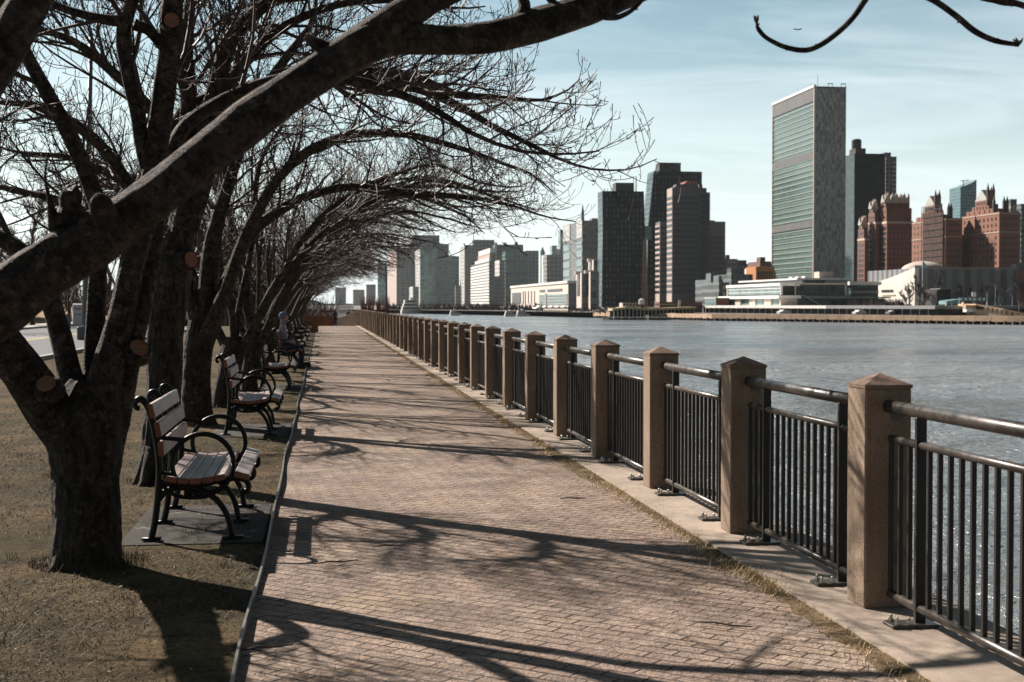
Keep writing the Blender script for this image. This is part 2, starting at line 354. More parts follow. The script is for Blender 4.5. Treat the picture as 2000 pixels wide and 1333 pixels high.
def bark(name, c1, c2, moss=.5, bands=True):
    m, nt, b, t = newmat(name); L = nt.links; v = t.outputs['Object']; uv = t.outputs['UV']
    n1 = nnoise(nt, v, 9, 6, .72, .5)
    k = nmix(nt, nramp(nt, n1, .32, .68), c1, c2)
    rg = nnoise(nt, nmap(nt, uv, (5., 46., 1)), 1., 5, .68, .6)
    if bands: k = nmix(nt, nramp(nt, rg, .50, .63, 0, .75), k, tuple(x*.35 for x in c1))
    k = nmix(nt, nramp(nt, nnoise(nt, nmap(nt, v, (1, 1, .35) if not bands else (1, 1, 1)), 21, 5, .75), .46, .58, 0, .85), k, tuple(x*.28 for x in c1))
    k = nmix(nt, nramp(nt, nnoise(nt, v, 13, 4, .75), .56, .68, 0, .7), k, tuple(min(1, x*1.9) for x in c2))
    k = nmix(nt, nramp(nt, nnoise(nt, v, 3.2, 5, .7), .52, .68, 0, moss), k, (.070, .068, .030))
    vo = nt.nodes.new('ShaderNodeTexVoronoi'); vo.inputs['Scale'].default_value = 9; L.new(v, vo.inputs[0])
    lich = nmath(nt, 'MULTIPLY', nramp(nt, nmath(nt, 'ADD', vo.outputs['Distance'], nmath(nt, 'MULTIPLY', nnoise(nt, v, 40, 3), .25)), .26, .34, 1, 0), nramp(nt, nnoise(nt, v, 2.1, 4), .52, .60))
    k = nmix(nt, nmath(nt, 'MULTIPLY', lich, .75), k, (.24, .23, .19))
    k = nmix(nt, nramp(nt, nnoise(nt, v, 55, 5, .75), .50, .62, 0, .6), k, tuple(x*.3 for x in c1))
    L.new(k, b.inputs['Base Color']); b.inputs['Roughness'].default_value = .78; b.inputs['Specular IOR Level'].default_value = .3
    h = nmath(nt, 'ADD', nmath(nt, 'MULTIPLY', rg, 1.1 if bands else .2), nmath(nt, 'MULTIPLY', nnoise(nt, v, 26, 7, .75), 1.0))
    h = nmath(nt, 'ADD', h, nmath(nt, 'MULTIPLY', nnoise(nt, nmap(nt, v, (1, 1, .28)), 22, 5, .7), 1.4 if not bands else .4))
    L.new(nbump(nt, h, 1., .10), b.inputs['Normal']); return m
M['bark'] = bark('cherry_bark', (.060, .047, .039), (.235, .185, .150))
M['trunk_bark'] = bark('old_trunk_bark', (.036, .031, .024), (.165, .138, .110), .9, False)
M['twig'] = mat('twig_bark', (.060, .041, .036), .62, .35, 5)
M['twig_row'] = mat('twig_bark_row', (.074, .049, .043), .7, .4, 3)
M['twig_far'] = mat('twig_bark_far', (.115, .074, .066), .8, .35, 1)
def cutm():
    m, nt, b, t = newmat('cut_wood'); L = nt.links; v = t.outputs['Object']
    ln = nt.nodes.new('ShaderNodeVectorMath'); ln.operation = 'LENGTH'; L.new(v, ln.inputs[0])
    r = nmath(nt, 'FRACT', nmath(nt, 'MULTIPLY', nmath(nt, 'ADD', ln.outputs['Value'], nmath(nt, 'MULTIPLY', nnoise(nt, v, 20, 3), .012)), 90))
    k = nmix(nt, r, (.20, .085, .042), (.30, .14, .072)); k = nmix(nt, nramp(nt, nnoise(nt, v, 25, 4), .4, .65, 0, .8), k, (.13, .055, .030)); k = nmix(nt, nramp(nt, nnoise(nt, v, 16, 4), .5, .68, 0, .7), k, (.17, .135, .11)); k = nmix(nt, nramp(nt, nnoise(nt, v, 60, 3), .58, .66, 0, .7), k, (.07, .04, .03))
    L.new(k, b.inputs['Base Color']); b.inputs['Roughness'].default_value = .8; return m
M['cut'] = cutm()
def waterm():
    m, nt, b, t = newmat('river_water'); L = nt.links; v = t.outputs['Object']
    k = nmix(nt, nramp(nt, nnoise(nt, nmap(nt, v, (1, .35, 1)), .02, 5, .6), .35, .65), (.125, .15, .162), (.205, .213, .215))
    foam_sparkle = nmath(nt, 'MULTIPLY', nramp(nt, nnoise(nt, nmap(nt, v, (.30, 1.0, 1), (0, 0, R(20))), .8, 3, .6), .70, .74), nramp(nt, nnoise(nt, v, .03, 3), .45, .6))
    k = nmix(nt, foam_sparkle, k, (.75, .76, .76))  # pale flecks: sun sparkle painted on the water along with whitecaps
    L.new(k, b.inputs['Base Color']); L.new(nramp(nt, nnoise(nt, nmap(nt, v, (.25, 1, 1), (0, 0, R(15))), .045, 4, .6), .4, .62, .12, .34), b.inputs['Roughness']); b.inputs['IOR'].default_value = 1.33
    h = nmath(nt, 'ADD', nmath(nt, 'MULTIPLY', nnoise(nt, nmap(nt, v, (1, .75, 1), (0, 0, R(25))), 2.6, 4, .6, .3), .34), nmath(nt, 'MULTIPLY', nnoise(nt, nmap(nt, v, (1, .55, 1), (0, 0, R(-18))), .55, 5, .62, .5), 1.0))
    h = nmath(nt, 'ADD', h, nmath(nt, 'MULTIPLY', nnoise(nt, v, .09, 4, .6), 2.5))
    L.new(nbump(nt, h, 1., .78), b.inputs['Normal']); return m
M['water'] = waterm()
# ================================================================== GROUND
def strip(name, xs, m, y0, y1, dz=0., steps=None):
    """sheet between two edge functions of y that follows the ground profile"""
    ys = [y0+(y1-y0)*i/(steps or 40) for i in range((steps or 40)+1)]; mb = MB(); vs = []; n = len(xs)
    for y in ys:
        for x in xs: vs.append(((x(y) if callable(x) else x), y, gz(y)+dz))
    fs = []
    for i in range(len(ys)-1):
        for k in range(n-1): fs.append((i*n+k, i*n+k+1, (i+1)*n+k+1, (i+1)*n+k))
    return mb.add(vs, fs).build(name, m)
shift = lambda d: (lambda y: fx(y)+d)
struct(strip('ground', [-400, -60, -26, -8, shift(.36)], M['soil'], -30, 420, -.03, 90))
struct(strip('lawn', [-7.2, -4, -2, shift(-3.01)], M['lawn'], -6, 190, 0., 60))
struct(strip('path', [shift(-3.01), shift(-2), shift(-1), shift(-.30)], M['path'], -2, 190, -.012, 90))
mb = MB()
for (a, b, z0, z1) in ((-.33, .36, -.5, .012),):
    ys = [-2+192*i/110 for i in range(111)]
    for i in range(110):
        y, y2 = ys[i], ys[i+1]; g, g2 = gz(y), gz(y2); o = len(mb.v)
        mb.v += [(fx(y)+a, y, g-.03), (fx(y)+a, y, g+z1), (fx(y)+b, y, g+z1), (fx(y)+b, y, -6), (fx(y2)+a, y2, g2-.03), (fx(y2)+a, y2, g2+z1), (fx(y2)+b, y2, g2+z1), (fx(y2)+b, y2, -6)]
        mb.f += [(o, o+1, o+5, o+4), (o+1, o+2, o+6, o+5), (o+2, o+3, o+7, o+6)]
struct(mb.build('sea_wall_kerb', M['curb']))
rnd = random.Random(5)
mb = MB(); n_ = 500; rows = []
for i in range(n_+1):
    y = 2.5+(100-2.5)*(i/n_)**1.6; a = fx(y)-.345-.03-.05*rnd.random()-.045*(1+math.sin(y*1.3+2*math.sin(y*.37)))*(.4+.6*abs(math.sin(y*.61))); rows.append([(a, y, gz(y)-.0125), (a+.025, y, gz(y)-.004), (fx(y)-.30+.012*rnd.random(), y, gz(y)+.002)])
for i in range(n_):
    o = len(mb.v); mb.v += rows[i]+rows[i+1]; mb.f += [(o, o+1, o+4, o+3), (o+1, o+2, o+5, o+4)]
struct(mb.build('verge_soil', M['verge']))
# steel edging between lawn and path, slightly wavy
mb = MB(); pts = []
y = 2.0
while y < 100: pts.append((fx(y)-3.005+.006*math.sin(y*1.7)+.008*math.sin(y*.73+1), y)); y += .35 if y < 30 else 1.5
for (xa, ya), (xb, yb) in zip(pts[:-1], pts[1:]):
    o = len(mb.v); g = gz(ya); g2 = gz(yb); t = .006
    za = g+.030+.008*math.sin(ya*2.3); zb = g2+.030+.008*math.sin(yb*2.3)
    mb.v += [(xa-t, ya, g-.05), (xa-t, ya, za), (xa+t, ya, za), (xa+t, ya, g-.05), (xb-t, yb, g2-.05), (xb-t, yb, zb), (xb+t, yb, zb), (xb+t, yb, g2-.05)]
    mb.f += [(o, o+1, o+5, o+4), (o+1, o+2, o+6, o+5), (o+2, o+3, o+7, o+6)]
tag(mb.build('lawn_edging', M['edging']), 'thin bent steel edging strip between the brown lawn and the brick path', 'edging')
# road on the left
def slab(name, x0, x1, y0, y1, z, m):
    return MB().add([(x0, y0, z), (x1, y0, z), (x1, y1, z), (x0, y1, z)], [(0, 1, 2, 3)]).build(name, m)
ROADZ = -.10
struct(slab('road', -17.2, -7.35, -20, 97, ROADZ+.09, M['asphalt']))
struct(strip('road_far', [-17.2, -7.35], M['asphalt'], 97, 300, -.006, 40))
struct(MB().box(-7.35, -7.2, -20, 97, -.1, .11).build('road_kerb', M['sidewalk']))
struct(MB().box(-17.45, -17.2, 20, 170, -1.2, .11).build('road_kerb', M['sidewalk']))
struct(slab('sidewalk', -19.6, -17.45, 20, 170, .10, M['sidewalk']))
for x0, x1, y0, y1 in ((-12.2, -12.08, 20, 120), (-11.9, -11.78, 20, 120)): struct(slab('road_marking', x0, x1, y0, y1, -.004, M['yellow_line']))
for i in range(7):
    y0 = 48+i*3.2; o = MB().add([(-12.0, y0, -.003), (-12.0, y0+.45, -.003), (-16.5, y0+3.4, -.003), (-16.5, y0+2.95, -.003)], [(0, 3, 2, 1)]).build('road_marking', M['white_line']); struct(o)
for x0, x1, y0, y1 in ((-16.6, -16.45, 46, 76), (-7.75, -7.63, 20, 97), (-9.9, -9.75, 33, 36), (-9.9, -9.75, 42, 45)): struct(slab('road_marking', x0, x1, y0, y1, -.002, M['white_line']))
# grass bank beyond the road
vs = []; fs = []; N1, N2 = 26, 14
for i in range(N1):
    for j in range(N2):
        y = 20+i*9.; x = -19.6-j*5.5; u = j/(N2-1)
        h = 4.6*(1-math.cos(math.pi*min(1, u*1.5)))/2*clamp01((y-60)/50)+.25*math.sin(i*1.3+j)*min(1, u*3)
        vs.append((x, y, .09+h+gz(y)*.5))
for i in range(N1-1):
    for j in range(N2-1): fs.append((i*N2+j, (i+1)*N2+j, (i+1)*N2+j+1, i*N2+j+1))
o = MB().add(vs, fs).build('grass_bank', M['meadow'], smooth=True); struct(o)
# water
struct(MB().add([(-3000, -600, -4), (4600, -600, -4), (4600, 4600, -4), (-3000, 4600, -4)], [(0, 1, 2, 3)]).build('water', M['water']))
GR = random.Random(77)
def blades(name, m, pts, lab, catg):
    """pts: (x, y, z, length, lean, heading, width)"""
    vs = []; fs = []
    for x, y, z, l, lean, h, w in pts:
        c, s = math.cos(h), math.sin(h); o = len(vs); ex, ez = l*math.sin(lean), l*math.cos(lean)
        vs += [(x-s*w, y+c*w, z), (x+s*w, y-c*w, z), (x+c*ex*.45+s*w*.6, y+s*ex*.45-c*w*.6, z+ez*.62), (x+c*ex*.45-s*w*.6, y+s*ex*.45+c*w*.6, z+ez*.62), (x+c*ex, y+s*ex, z+ez)]
        fs += [(o, o+1, o+2, o+3), (o+3, o+2, o+4)]
    o = MB().add(vs, fs).build(name, m); return tag(o, lab, catg, kind='stuff')
pts = []
while len(pts) < 60000:
    y = 4.0+20*GR.random()**1.7; x = GR.uniform(-1.2-y*.30, -.37)
    if -1.25 < x < -.36 and any(by-.06-.08*GR.random() < y < by+1.44+.08*GR.random() for by in (8.93, 16.0)) and GR.random() < .80: continue
    q = math.sin(x*2.1+y*.9)+math.sin(x*.8-y*1.7+2)+GR.uniform(-.9, .9)
    if q < -.9: continue
    pts.append((x, y, 0, GR.uniform(.018, .055), GR.uniform(.95, 1.5), GR.uniform(0, 6.28), .0013+.0009*GR.random()+y*.00008))
for bx_, by_, br_ in ((-1.30, 8.25, .22), (-1.30, 11.95, .19), (-1.62, 17.5, .2), (-1.38, 20.6, .2)):
    for _ in range(900):
        a = GR.uniform(0, 6.28); rr_ = br_*GR.uniform(.85, 1.5); pts.append((bx_+math.cos(a)*rr_, by_+math.sin(a)*rr_, 0, GR.uniform(.03, .09), GR.uniform(.1, 1.1), GR.uniform(0, 6.28), .0016))
for _ in range(90):
    cx0, cy0 = GR.uniform(-4.5, -.45), 4.5+10*GR.random(); r0 = GR.uniform(.02, .06)
    for _ in range(GR.randint(12, 34)): pts.append((cx0+GR.gauss(0, r0), cy0+GR.gauss(0, r0), 0, GR.uniform(.03, .085), GR.uniform(.2, 1.2), GR.uniform(0, 6.28), .0015))
blades('lawn_grass', M['blade'], pts, 'short dry brown and olive grass of the lawn under the trees', 'grass')
pts = []
y = 3.6
while y < 75:
    n = GR.choice((10, 18, 30, 44, 60)) if y < 30 else 22
    if 6.9 < y < 7.7: n = 120
    wx = GR.uniform(.02, .07); cx_ = 2.33+.035*math.sin(y*2.1)+.02*math.sin(y*5.3)-.33+.33
    for _ in range(n):
        pts.append((cx_+GR.gauss(-.02, wx), y+GR.gauss(0, .07), -.012, GR.uniform(.015, .05)*(1.4 if n == 120 else 1), GR.uniform(.35, 1.5), GR.uniform(0, 6.28), .0016+y*.00012))
    y += .085 if y < 30 else .16
blades('verge_grass', M['straw'], pts, 'golden dry grass tufts growing in the joint between bricks and kerb', 'grass')
pts = []
for _ in range(3600):
    r_ = GR.random(); y = 4.2+30*GR.random()**1.8
    if r_ < .34: x = -.33+abs(GR.gauss(0, .22))
    elif r_ < .6: x = 2.3-abs(GR.gauss(0, .2))
    elif r_ < .72: x = GR.uniform(-.3, 2.3)
    else: x = GR.uniform(-.6-y*.25, -.37)
    s = GR.uniform(.004, .013); pts.append((x, y, -.008 if x > -.34 else .016, s*2, GR.uniform(1.2, 1.55), GR.uniform(0, 6.28), s*.42))
blades('leaf_litter', M['litter'], pts, 'scattered dead leaf scraps and chips on the bricks and lawn', 'litter')
for i, (px, py, l, a) in enumerate(((655, 1100, .13, .25), (1410, 1222, .14, -.6), (760, 1068, .10, .1), (520, 1268, .12, .3), (1120, 975, .10, -.2))):
    p = atz(px, py, 0); mb = MB(); mb.tube([(-l, 0, .004), (-l*.3, .008, .009), (l*.4, -.004, .006), (l, .006, .008)], [.0035, .005, .0045, .003], 6); mb.tube([(0, 0, .006), (l*.3, .03, .01)], .002, 5)
    o = mb.build('fallen_twig', mat('fallen_twig', (.06, .042, .035), .8) if i == 0 else M_ft, None, True); M_ft = o.data.materials[0]; o.location = p; o.rotation_euler = (0, 0, a)
    tag(o, ['dark broken twig lying on the bricks beside the nearest bench shadow', 'thin twig on the bricks below the nearest fence post', 'short twig on the bricks right of the nearest bench', 'twig on the bricks near the bottom of the steel edging', 'small twig on the sunlit bricks in mid path'][i], 'twig', 'twigs fallen on the path')

# ================================================================== FENCE
def post_parts(root, hi=True):
    mb = MB(); mb.cbox(-.115, .115, -.115, .115, 0, 1.05, .008); mb.build('shaft', M['post'], root)
    c = MB(); c.add([(-.118, -.118, 1.048), (.118, -.118, 1.048), (.118, .118, 1.048), (-.118, .118, 1.048), (-.118, -.118, 1.066), (.118, -.118, 1.066), (.118, .118, 1.066), (-.118, .118, 1.066), (0, 0, 1.118)],
        [(0, 3, 2, 1), (0, 1, 5, 4), (1, 2, 6, 5), (2, 3, 7, 6), (3, 0, 4, 7), (4, 5, 8), (5, 6, 8), (6, 7, 8), (7, 4, 8)]); c.build('cap', M['cap'], root)
    if hi:
        for z, r in ((.94, .042), (.58, .046), (.26, .046)):
            g = MB(); n = 16; rr = [r*(1+.07*math.sin(k*1.1+z*9)) for k in range(n)]
            ring = [(.045+rr[k]*math.cos(2*math.pi*k/n), -.117, z+rr[k]*1.15*math.sin(2*math.pi*k/n)) for k in range(n)]
            ring2 = [(.045+(x-.045)*.8, -.121, z+(zz_-z)*.8) for x, _, zz_ in ring]
            g.add(ring+ring2, [tuple(range(n, 2*n))]+[(k, (k+1) % n, n+(k+1) % n, n+k) for k in range(n)]); g.build('grout_patch', M['grout'], root)
PITCHY = 2.226; PL = PITCHY-.24; NB = 17
def panel_parts(root, hi=True):
    a, b = -PL/2, PL/2
    if hi:
        MB().tube([(0, a, .965), (0, b, .965)], .031, 16).build('top_rail', M['rail'], root, True)
        MB().tube([(0, a+.03, .815), (0, b-.03, .815)], .019, 12).build('middle_rail', M['rail'], root, True)
        MB().tube([(0, a+.03, .078), (0, b-.03, .078)], .021, 12).build('bottom_rail', M['rail'], root, True)
        bm = MB().cbox(-.0105, .0105, -.0105, .0105, .09, .805, .002)
        base = None; weld = None
        for i in range(NB+2):
            yy = a+.035+(b-a-.07)*i/(NB+1)
            if min(abs(yy-.63), abs(yy+.63)) < .05: continue
            if base is None: base = bm.build('baluster', M['bar'], root)
            else:
                q = base.copy(); COL.objects.link(q); q.parent = root; base_q = q; q.location = (0, yy, 0)
                continue
            base.location = (0, yy, 0)
        for s in (-1, 1):
            st = MB().cbox(-.024, .024, s*.63-.0125, s*.63+.0125, .012, .94, .002).build('upright', M['bar'], root)
            MB().cbox(-.15, .065, s*.63-.062, s*.63+.062, .0, .016, .003).build('base_plate', M['plate'], st)
            for bx_, by_ in ((-.12, -.035), (-.12, .035), (-.065, -.038)):
                MB().lathe([(.015, .016), (.015, .028), (.008, .029), (.008, .045), (.004, .048)], bx_, s*.63+by_, 6).build('bolt', M['bolt'], st)
    else:
        mb = MB(); mb.tube([(0, a, .965), (0, b, .965)], .031, 8); mb.tube([(0, a, .815), (0, b, .815)], .019, 6); mb.tube([(0, a, .078), (0, b, .078)], .021, 6)
        for i in range(NB+2):
            yy = a+.035+(b-a-.07)*i/(NB+1); mb.box(-.009, .009, yy-.009, yy+.009, .09, .805)
        for s in (-1, 1): mb.box(-.024, .024, s*.63-.0125, s*.63+.0125, 0, .94)
        mb.build('railing', M['bar'], root)
posts = [4.334+PITCHY*k for k in range(61)]
P0 = PN = A0 = AN = None; k_ = 0
for i, y in enumerate(posts):
    x = fx(y); z = gz(y)+.012; far = y > 42
    dx = (fx(y+1)-fx(y-1))/2; rz = -math.atan(dx)
    lab = f'{ordn(i-1)} concrete fence post of the river railing, counted from the camera' if i else 'concrete fence post just outside the frame at the near end of the railing'
    if not far:
        if P0 is None: P0 = thing('fence_post', lab, 'fence post', (x, y, z), rz, 'concrete posts of the river railing'); post_parts(P0)
        else: dup(P0, (x, y, z), rz+rnd.uniform(-.012, .012), lab)
    else:
        if PN is None: PN = thing('fence_post', lab, 'fence post', (x, y, z), rz, 'concrete posts of the river railing'); post_parts(PN, False)
        else: dup(PN, (x, y, z), rz, lab)
    if i+1 < len(posts):
        y2 = posts[i+1]; c = ((x+fx(y2))/2, (y+y2)/2, (z+gz(y2)+.012)/2)
        lab = f'dark metal railing panel just beyond the {ordn(i-1)} concrete fence post' if i else 'dark metal railing panel with upright bars in the foreground at the right edge'
        if not far:
            if A0 is None: A0 = thing('railing_panel', lab, 'railing', c, rz, 'metal railing panels along the river'); panel_parts(A0)
            else: dup(A0, c, rz, lab)
        else:
            if AN is None: AN = thing('railing_panel', lab, 'railing', c, rz, 'metal railing panels along the river'); panel_parts(AN, False)
            else: dup(AN, c, rz, lab)
# ================================================================== BENCHES
def arc(cx_, cz_, r, a0, a1, n, sx=1.):
    return [(cx_+sx*r*math.cos(R(a0+(a1-a0)*i/n)), 0, cz_+r*math.sin(R(a0+(a1-a0)*i/n))) for i in range(n+1)]
def cat(P, n=6):
    out = []; Q = [Vector(p) for p in P]; Q = [Q[0]*2-Q[1]]+Q+[Q[-1]*2-Q[-2]]
    for i in range(1, len(Q)-2):
        a, b, c, d = Q[i-1:i+3]
        for k in range(n):
            t = k/n; out.append(.5*((2*b)+(c-a)*t+(2*a-5*b+4*c-d)*t*t+(3*b-a-3*c+d)*t**3))
    out.append(Q[-2]); return out
def frame_mesh(ring):
    mb = MB(); r = .0155
    back = cat([(.0, 0, 0), (.025, 0, .12), (.045, 0, .30), (.052, 0, .46), (.035, 0, .62), (.0, 0, .78), (-.03, 0, .845), (-.062, 0, .868), (-.088, 0, .845), (-.084, 0, .815), (-.062, 0, .808)], 5)
    mb.tube(back, [.021]*(len(back)-12)+[.016]*12, 8)
    arch = cat([(.035, 0, .235), (.10, 0, .300), (.20, 0, .318), (.30, 0, .300), (.40, 0, .235), (.465, 0, .13), (.49, 0, 0)], 5); mb.tube(arch, .019, 8)
    under = cat([(.045, 0, .355), (.12, 0, .345), (.22, 0, .330), (.33, 0, .340), (.45, 0, .365), (.54, 0, .370), (.585, 0, .345), (.590, 0, .305), (.565, 0, .285), (.545, 0, .300)], 5); mb.tube(under, .018, 8)
    x = cat([(.06, 0, .34), (.15, 0, .27), (.26, 0, .255), (.36, 0, .27), (.46, 0, .345)], 5); mb.tube(x, .013, 8)
    mb.box(-.055, .06, -.034, .034, 0, .014); mb.box(.43, .56, -.034, .034, 0, .014)
    mb.box(.20, .25, -.012, .012, .258, .335)
    if ring:
        rg = arc(.315, .462, .186, 0, 360, 36); mb.tube(rg, r+.001, 10)
        mb.tube([(.03, 0, .63), (.11, 0, .622), (.20, 0, .612)], .014, 8)
        mb.tube([(.04, 0, .42), (.10, 0, .405), (.145, 0, .40)], .012, 8)
    return mb
BL = 1.40
def slat(root, x, z, w, t, ang, name, y0=-.055):
    """board of width w along the bench, cross-section rotated by ang; brown end grain sub-parts"""
    c, s = math.cos(R(ang)), math.sin(R(ang)); h = w/2; q = t/2; e = .004
    prof = [(-h+e, -q), (h-e, -q), (h, -q+e), (h, q-e), (h-e, q), (-h+e, q), (-h, q-e), (-h, -q+e)]
    P = [(x+a*c-b*s, z+a*s+b*c) for a, b in prof]
    o = MB().prism(P, y0, BL-y0, 'y').build(name, M['wood'], root)
    P2 = [(x+a*.98*c-b*.98*s, z+a*.98*s+b*.98*c) for a, b in prof]
    for ya, yb in ((y0-.002, y0+.02), (BL-y0-.02, BL-y0+.002)): MB().prism(P2, ya, yb, 'y').build('end_grain', M['endgrain'], o)
    for yb in (0, BL/2, BL):
        MB().add([(x-s*(q+.001)*1+dx_*c*.006, yb+dy_*.006, z+c*(q+.001)+dx_*s*.006) for dx_, dy_ in ((-1, -1), (1, -1), (1, 1), (-1, 1))], [(0, 1, 2, 3)]).build('screw', M['bolt'], o)
def make_bench(label):
    t = thing('park_bench', label, 'bench', (0, 0, 0), 0, 'park benches facing the river')
    for y in (0, BL):
        o = frame_mesh(True).build('side_frame', M['iron'], t, True); o.location = (0, y, 0)
    o = frame_mesh(False).build('middle_frame', M['iron'], t, True); o.location = (0, BL/2, 0)
    for x, z, a in ((.012, .795, 103), (.050, .680, 100), (.068, .562, 94)): slat(t, x, z, .088, .034, a, 'back_slat')
    for x, z, a in ((.125, .375, -9), (.199, .365, -5), (.273, .362, 2), (.347, .369, 8), (.421, .382, 11)): slat(t, x, z, .066, .036, a, 'seat_slat')
    slat(t, .553, .392, .092, .036, -14, 'front_slat')
    return t
BY = [8.93, 16.0, 24.7, 33.2, 41.4, 49.6, 57.8, 66.0]
for i, y in enumerate(BY):
    lab = f'{ordn(i)} slatted wooden bench with black cast iron ring arms, counted from the camera'
    if i == 0: B0 = make_bench(lab); B0.location = (-1.04, y, .014)
    else: dup(B0, (-1.04+rnd.uniform(-.02, .02), y, .014), 0, lab)
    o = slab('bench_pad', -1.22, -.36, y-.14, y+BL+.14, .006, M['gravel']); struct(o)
# ================================================================== TREES
TR = random.Random(11)
def pxr(px, py, Z, rpx):                               # a point of a limb: pixel, distance along the view axis, half-width in pixels
    d = ray(px, py); fwd = ray(W0/2, H0/2); t = Z/d.dot(fwd); p = Vector((0, 0, CH))+d*t
    return (p, rpx*Z/F)
def limb_curve(K, n=7):
    P = cat([k[0] for k in K], n); out = []; m = len(K)-1
    for i in range(len(P)):
        u = min(m-1e-6, i/n); a = int(u); out.append(K[a][1]*(1-(u-a))+K[a+1][1]*(u-a))
    return P, out
from mathutils import noise as mnoise
def limb_noise(seed, amp=.05, lump=.05, ridge=0.):
    """bark relief: swellings, knots and (on old trunks) long vertical ridges"""
    o = (seed % 97)*3.7
    def f(i, k, n, L):
        th = 2*math.pi*k/n; c, s_ = math.cos(th), math.sin(th)
        v = 1+amp*2.2*mnoise.noise((c*1.1+o, s_*1.1, L*1.6))+lump*1.6*mnoise.noise((c*2.4, s_*2.4+o, L*5.5))+.030*mnoise.noise((c*6, s_*6, L*22+o))
        if ridge: v += ridge*mnoise.noise((c*5.5+o, s_*5.5, L*2.6))+ridge*.6*mnoise.noise((c*11, s_*11+o, L*7))
        return v
    return f
def twig(mb, p, d, L, r, rn, lvl, up, spur, dens):
    """one shoot as a wandering tube, with its own side shoots; all in Python lists for speed"""
    n = max(4, int(L/(.14 if lvl < 3 else .08))); n = min(n, 10); seg = L/n
    P = [p.copy()]; rad = [r]; cur = d.normalized(); bx, by_, bz = rn.gauss(0, .085), rn.gauss(0, .085), rn.gauss(0, .05)
    q = p.copy(); wob = .10 if lvl < 3 else .08
    for i in range(n):
        s = (i+1)/n
        cur = cur+Vector((rn.gauss(0, wob)+bx, rn.gauss(0, wob)+by_, rn.gauss(0, wob*.8)+bz+up*(.03+.16*s*s*s if lvl < 3 else .20*s)))
        cur.normalize(); q = q+cur*seg; P.append(q.copy()); rad.append(max(.0028, r*(1-.70*s)))
    if lvl >= 3:                                       # swollen bud
        P.append(q+cur*.012); rad[-1] *= 1.5; rad.append(.0008)
    mb.tube(P, rad, 5 if lvl <= 1 else 3, cap=False)
    if lvl == 4: return
    if lvl == 3:
        if not spur: return
        k = int(L/.055*spur)
        for _ in range(k):
            u = rn.uniform(.1, .95)*n; a = int(u); b = P[a].lerp(P[a+1], u-a); t = (P[a+1]-P[a]).normalized()
            sd_ = t.cross(Vector((rn.gauss(0, 1), rn.gauss(0, 1), rn.gauss(0, 1)))).normalized(); e = (t*.5+sd_+Vector((0, 0, .45))).normalized(); l = rn.uniform(.018, .05)
            mb.tube([b, b+e*l*.6, b+(e+Vector((0, 0, .25)))*l], [.0022, .0022, .0032], 3, cap=False)
        return
    if lvl == 1: gap, a0, a1 = .19/dens, .35, 1.05
    else: gap, a0, a1 = .088/dens, .12, .46
    L0 = gap*.8
    while L0 < L*.98:
        u = L0/seg; a = min(int(u), n-1); b = P[a].lerp(P[a+1], u-a); t = (P[a+1]-P[a]).normalized()
        sd_ = t.cross(Vector((rn.gauss(0, 1), rn.gauss(0, 1), rn.gauss(0, 1)))).normalized()
        e = (t*rn.uniform(.5, 1.1)+sd_*.8+Vector((0, 0, .12*up))).normalized(); s = L0/L
        ll = rn.uniform(a0, a1)*(1.05-.6*s) if lvl == 1 else rn.uniform(a0, a1)*(1.-.35*s)
        twig(mb, b, e, ll, max(.0034 if lvl == 1 else .0024, rad[a]*rn.uniform(.45, .65)), rn, lvl+1 if lvl > 1 else 2, up, spur, dens)
        L0 += gap*rn.uniform(.6, 1.4)
def dress(mb, P, rad, rn, start=.3, gap=.20, bias=(0, 0, 0), spur=0., dens=1., lmax=1.7, up=1.):
    """side branches along a limb"""
    L = [0.]
    for a, b in zip(P[:-1], P[1:]): L.append(L[-1]+(b-a).length)
    T = L[-1]; s = T*start; B = Vector(bias)
    while s < T:
        i = 0
        while i < len(L)-2 and L[i+1] < s: i += 1
        u = (s-L[i])/max(1e-6, L[i+1]-L[i]); b = P[i].lerp(P[i+1], u); r = rad[i]*(1-u)+rad[i+1]*u; t = (P[i+1]-P[i]).normalized()
        sd_ = t.cross(Vector((rn.gauss(0, 1), rn.gauss(0, 1), rn.gauss(0, 1)))).normalized()
        e = (t*rn.uniform(.5, 1.1)+sd_*rn.uniform(.6, 1.)+B).normalized(); f = s/T
        twig(mb, b, e, rn.uniform(.55, 1.)*lmax*(1.1-.55*f), min(.020, max(.006, r*.42)), rn, 1, up, spur, dens)
        s += gap*rn.uniform(.5, 1.5)
    # the tip itself goes on as a shoot
    t = (P[-1]-P[-2]).normalized(); twig(mb, P[-1], t, rn.uniform(.5, .9), rad[-1], rn, 1, up, spur, dens)
def cut_disc(parent, c, nrm, r, label=None, nose=.015):
    """a sawn branch stub: short collar of bark with a pale disc on its end"""
    c = Vector(c); nrm = Vector(nrm).normalized(); a = nrm.cross(Vector((0, 0, 1))).normalized(); b = a.cross(nrm); n = 20
    r_ = random.Random(int(c.x*1000)+7); rr = [r*(1+r_.uniform(-.05, .05)+.06*math.sin(2*k*2*math.pi/n+1)) for k in range(n)]
    o = MB(); o.add([tuple((a*math.cos(2*math.pi*k/n)*rr[k]+b*math.sin(2*math.pi*k/n)*rr[k]*1.12)) for k in range(n)]+[(0, 0, 0)], [(k, (k+1) % n, n) for k in range(n)])
    w = o.build('pruning_cut', M['cut'], parent); w.location = c+nrm*.0025
    s = MB(); s.tube([c-nrm*(nose+r*1.2), c-nrm*nose*.6, c-nrm*.012, c], [r*1.7, r*1.35, r*1.16, r*1.05], n, cap=True, uv=True, nz=limb_noise(int(c.z*100), .04, .02)); s.build('branch_stub', M['bark'], parent, True)
def r_big(K): return K[0][1] > .05
